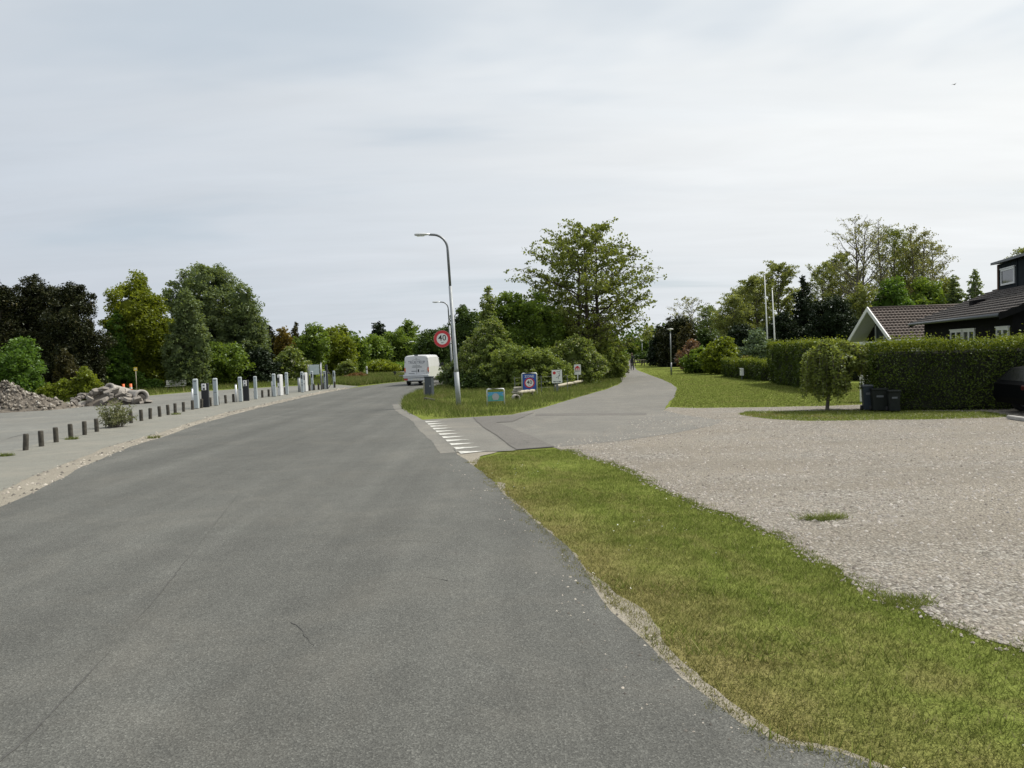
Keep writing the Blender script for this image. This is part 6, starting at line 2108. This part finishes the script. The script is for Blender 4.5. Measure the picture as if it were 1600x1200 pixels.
# black timber house: local x runs along the wall towards the camera, y into the house
h2 = thing('timber_house', 'black timber house with dark tiled roof and dormer at right', 'house', (20.5, 38.1, 0), math.atan2(-0.964, -0.265))
E0, tanp = 3.02, 0.385
rz_ = lambda y: E0 + (y + 0.5) * tanp
LX = 12.0
for i in range(20):
    z = i * 0.15
    MB().box(0, LX, 0.012 * (i % 2), 0.1, z, z + 0.1485).build('wall_plank', M['houseblack'], h2)
for x0_, x1_ in ((0.0, 0.1), (LX - 0.1, LX)):
    MB().add([(x, y, z) for x in (x0_ + 0.001, x1_ - 0.001) for (y, z) in ((0.101, 0), (10.9, 0), (10.9, rz_(0) - 0.15), (5.5, rz_(5.5) - 0.2), (0.101, rz_(0.1) - 0.15))],
             [(0, 4, 3, 2, 1), (5, 6, 7, 8, 9), (0, 1, 6, 5), (1, 2, 7, 6), (2, 3, 8, 7), (3, 4, 9, 8), (4, 0, 5, 9)]).build('gable_wall', M['houseblack'], h2)
MB().box(0.101, LX - 0.101, 10.8, 10.9, 0, 3.0).build('back_wall', M['houseblack'], h2)
roof_mesh(h2, 'roof_tiles', M['roof_dark'], -0.5, LX + 0.45, (-0.5, E0), (5.5, rz_(5.5)), 0.36, 0.30, 0.02, 0.06)
roof_mesh(h2, 'roof_tiles', M['roof_dark'], -0.5, LX + 0.45, (11.5, E0), (5.5, rz_(5.5)), 0.36, 0.30, 0.02, 0.06)
MB().add([(-0.5, -0.45, E0 - 0.05), (LX + 0.45, -0.45, E0 - 0.05), (LX + 0.45, 5.5, rz_(5.5) - 0.09), (-0.5, 5.5, rz_(5.5) - 0.09)], [(0, 1, 2, 3)]).build('soffit', M['houseblack'], h2)
MB().tube([(-0.5, -0.56, E0 - 0.04), (LX + 0.4, -0.56, E0 - 0.04)], [0.065, 0.065], 10).build('gutter', M['gutter'], h2, True)
MB().tube([(-0.5, 5.5, rz_(5.5) + 0.05), (LX + 0.45, 5.5, rz_(5.5) + 0.05)], [0.1, 0.1], 8).build('ridge_tiles', M['roof_dark'], h2, True)
for xe in (-0.53, LX + 0.46):
    MB().add([(xe + a, -0.55, E0 + b) for a in (0, 0.04) for b in (-0.2, 0.02)] + [(xe + a, 5.5, rz_(5.5) + b) for a in (0, 0.04) for b in (-0.2, 0.02)],
             [(0, 1, 5, 4), (2, 6, 7, 3), (0, 4, 6, 2), (1, 3, 7, 5), (0, 2, 3, 1), (4, 5, 7, 6)]).build('barge_board', M['houseblack'], h2)
for (a, b) in ((4.67, 6.33), (6.48, 8.0), (10.5, 11.75)):
    window(h2, a, b, 1.25, 2.56, -0.003)
# dormer
dm = MB()
DX0, DX1, DY, DT = 0.95, 6.6, 2.96, 5.66
dm.box(DX0, DX1, DY, DY + 2.4, rz_(DY) - 0.25, DT - 0.05)
dorm = dm.build('dormer', M['dormer'], h2)
MB().add([(DX0 - 0.2, DY - 0.25, DT - 0.049), (DX1 + 0.2, DY - 0.25, DT - 0.049), (DX1 + 0.2, DY + 2.6, DT + 0.25), (DX0 - 0.2, DY + 2.6, DT + 0.25),
          (DX0 - 0.2, DY - 0.25, DT + 0.06), (DX1 + 0.2, DY - 0.25, DT + 0.06), (DX1 + 0.2, DY + 2.6, DT + 0.36), (DX0 - 0.2, DY + 2.6, DT + 0.36)],
         [(0, 3, 2, 1), (4, 5, 6, 7), (0, 1, 5, 4), (1, 2, 6, 5), (2, 3, 7, 6), (3, 0, 4, 7)]).build('dormer_roof', M['gutter'], dorm)
MB().box(DX0 - 0.03, DX0 + 0.10, DY - 0.03, DY - 0.001, rz_(DY) - 0.2, DT - 0.06).build('corner_trim', M['copper'], dorm)
MB().box(3.35, 3.5, DY - 0.035, DY - 0.001, rz_(DY) - 0.2, DT - 0.06).build('corner_trim', M['dormer'], dorm)
window(dorm, 1.45, 3.15, 4.58, 5.32, DY - 0.002, 0.085, False)
# small roof vent
MB().add([(3.6, 1.0, rz_(1.0) + 0.02), (4.1, 1.0, rz_(1.0) + 0.02), (4.1, 1.0, rz_(1.0) + 0.26), (3.6, 1.0, rz_(1.0) + 0.26), (4.1, 1.75, rz_(1.75) + 0.03), (3.6, 1.75, rz_(1.75) + 0.03)],
         [(0, 1, 2, 3), (3, 2, 4, 5), (0, 3, 5), (1, 4, 2)]).build('roof_vent', M['houseblack'], h2)

# ------------------------------------------------------------------ person walking away
px_, py_ = G(988, 578.8)
hp = 1.74


def skinned(name, verts, edges, radii, mat, parent, sub=1):
    me = bpy.data.meshes.new(name)
    me.from_pydata(verts, edges, [])
    ob = bpy.data.objects.new(name, me)
    COL.objects.link(ob)
    md = ob.modifiers.new('skin', 'SKIN')
    md.use_smooth_shade = True
    sk = me.skin_vertices[0].data
    for i, r_ in enumerate(radii):
        sk[i].radius = r_ if isinstance(r_, tuple) else (r_, r_)
        sk[i].use_root = (i == 0)
    s2 = ob.modifiers.new('sub', 'SUBSURF')
    s2.levels = sub
    s2.render_levels = sub
    bpy.context.view_layer.update()
    dg = bpy.context.evaluated_depsgraph_get()
    nm = bpy.data.meshes.new_from_object(ob.evaluated_get(dg))
    bpy.data.objects.remove(ob)
    nm.materials.clear()
    return link(name, nm, mat, parent)


per = thing('person', 'person in dark clothes walking away along the path', 'person', (px_, py_, 0.012), R(-10))
k = hp / 1.75
Vp = [(0, 0, 0.95), (0, 0.01, 1.12), (0, 0.02, 1.32), (0, 0.0, 1.45), (0, 0.01, 1.53), (0, 0.02, 1.62), (0, 0.01, 1.72),
      (0.10, 0, 0.88), (0.11, 0.08, 0.50), (0.11, 0.02, 0.09), (0.12, 0.16, 0.04),
      (-0.10, 0, 0.88), (-0.11, -0.05, 0.50), (-0.11, -0.18, 0.12), (-0.12, -0.05, 0.05),
      (0.17, 0.0, 1.41), (0.235, -0.06, 1.15), (0.22, 0.02, 0.93), (0.215, 0.06, 0.84),
      (-0.17, 0.0, 1.41), (-0.235, 0.04, 1.15), (-0.22, 0.14, 0.96), (-0.215, 0.19, 0.88)]
Ep = [(0, 1), (1, 2), (2, 3), (3, 4), (4, 5), (5, 6), (0, 7), (7, 8), (8, 9), (9, 10), (0, 11), (11, 12), (12, 13), (13, 14), (3, 15), (15, 16), (16, 17), (17, 18), (3, 19), (19, 20), (20, 21), (21, 22)]
Rp = [(0.15, 0.11), (0.15, 0.11), (0.17, 0.12), (0.10, 0.08), 0.055, 0.085, 0.07, 0.095, 0.065, 0.045, 0.04, 0.095, 0.065, 0.045, 0.04, 0.065, 0.05, 0.038, 0.03, 0.065, 0.05, 0.038, 0.03]
base_n = len(Vp)
for (root_i, sgn) in ((18, 1), (22, -1)):
    r0 = np.array(Vp[root_i])
    for fi in range(5):
        if fi < 4:
            q = r0 + np.array((0.0, (fi - 1.5) * 0.022, -0.045))
            q2 = q + np.array((-sgn * 0.02, 0.0, -0.04 + abs(fi - 1.3) * 0.006))
        else:
            q = r0 + np.array((-sgn * 0.02, 0.045, -0.015))
            q2 = q + np.array((-sgn * 0.012, 0.018, -0.03))
        i0 = len(Vp)
        Vp += [tuple(q), tuple(q2)]
        Ep += [(root_i, i0), (i0, i0 + 1)]
        Rp += [0.010, 0.008]
Vp = [(a * k, b * k, c_ * k) for a, b, c_ in Vp]
Rp = [tuple(q * k for q in r_) if isinstance(r_, tuple) else r_ * k for r_ in Rp]
bodyp = skinned('body', Vp, Ep, Rp, M['cloth'], per)
bodyp.data.materials.append(M['skin'])
for pol in bodyp.data.polygons:
    z_ = pol.center[2] / k
    if z_ > 1.52 or (z_ < 0.90 and abs(pol.center[0] / k) > 0.185):
        pol.material_index = 1
hr = MB()
n = 14
V, F = [], []
for i, (zz, rr_) in enumerate([(1.56, 0.07), (1.62, 0.098), (1.70, 0.10), (1.755, 0.07), (1.775, 0.02)]):
    for j in range(n):
        a = 2 * math.pi * j / n
        V.append((rr_ * math.cos(a) * k, (rr_ * math.sin(a) * 1.05 - 0.012) * k, (zz + (0.035 if math.sin(a) > 0.3 and i < 2 else 0)) * k))
for i in range(4):
    F += [(i * n + j, i * n + (j + 1) % n, i * n + n + (j + 1) % n, i * n + n + j) for j in range(n)]
F.append(tuple(range(4 * n, 5 * n)))
hr.add(V, F).build('hair', M['hair'], per, True)

# small bird high in the sky
bp_ = at(1491, 132, 60)
o = thing('bird', 'tiny dark bird gliding high in the sky', 'bird', bp_, 0.4)
MB().tube([(-0.12, 0, 0), (-0.06, 0, 0), (0.02, 0, 0.005), (0.10, 0, 0.01), (0.14, 0, 0.01)], [0.005, 0.025, 0.035, 0.022, 0.004], 8).build('body', M['whitefly'], o, True)
for s in (-1, 1):
    MB().add([(0.04, s * 0.02, 0.01), (-0.04, s * 0.02, 0.01), (-0.03, s * 0.16, 0.05), (-0.07, s * 0.30, 0.03), (0.0, s * 0.17, 0.05)], [(0, 1, 2, 4), (4, 2, 3)]).build('wing', M['whitefly'], o)
MB().add([(-0.10, -0.01, 0), (-0.10, 0.01, 0), (-0.19, 0.035, 0), (-0.19, -0.035, 0)], [(0, 1, 2, 3)]).build('tail', M['whitefly'], o)
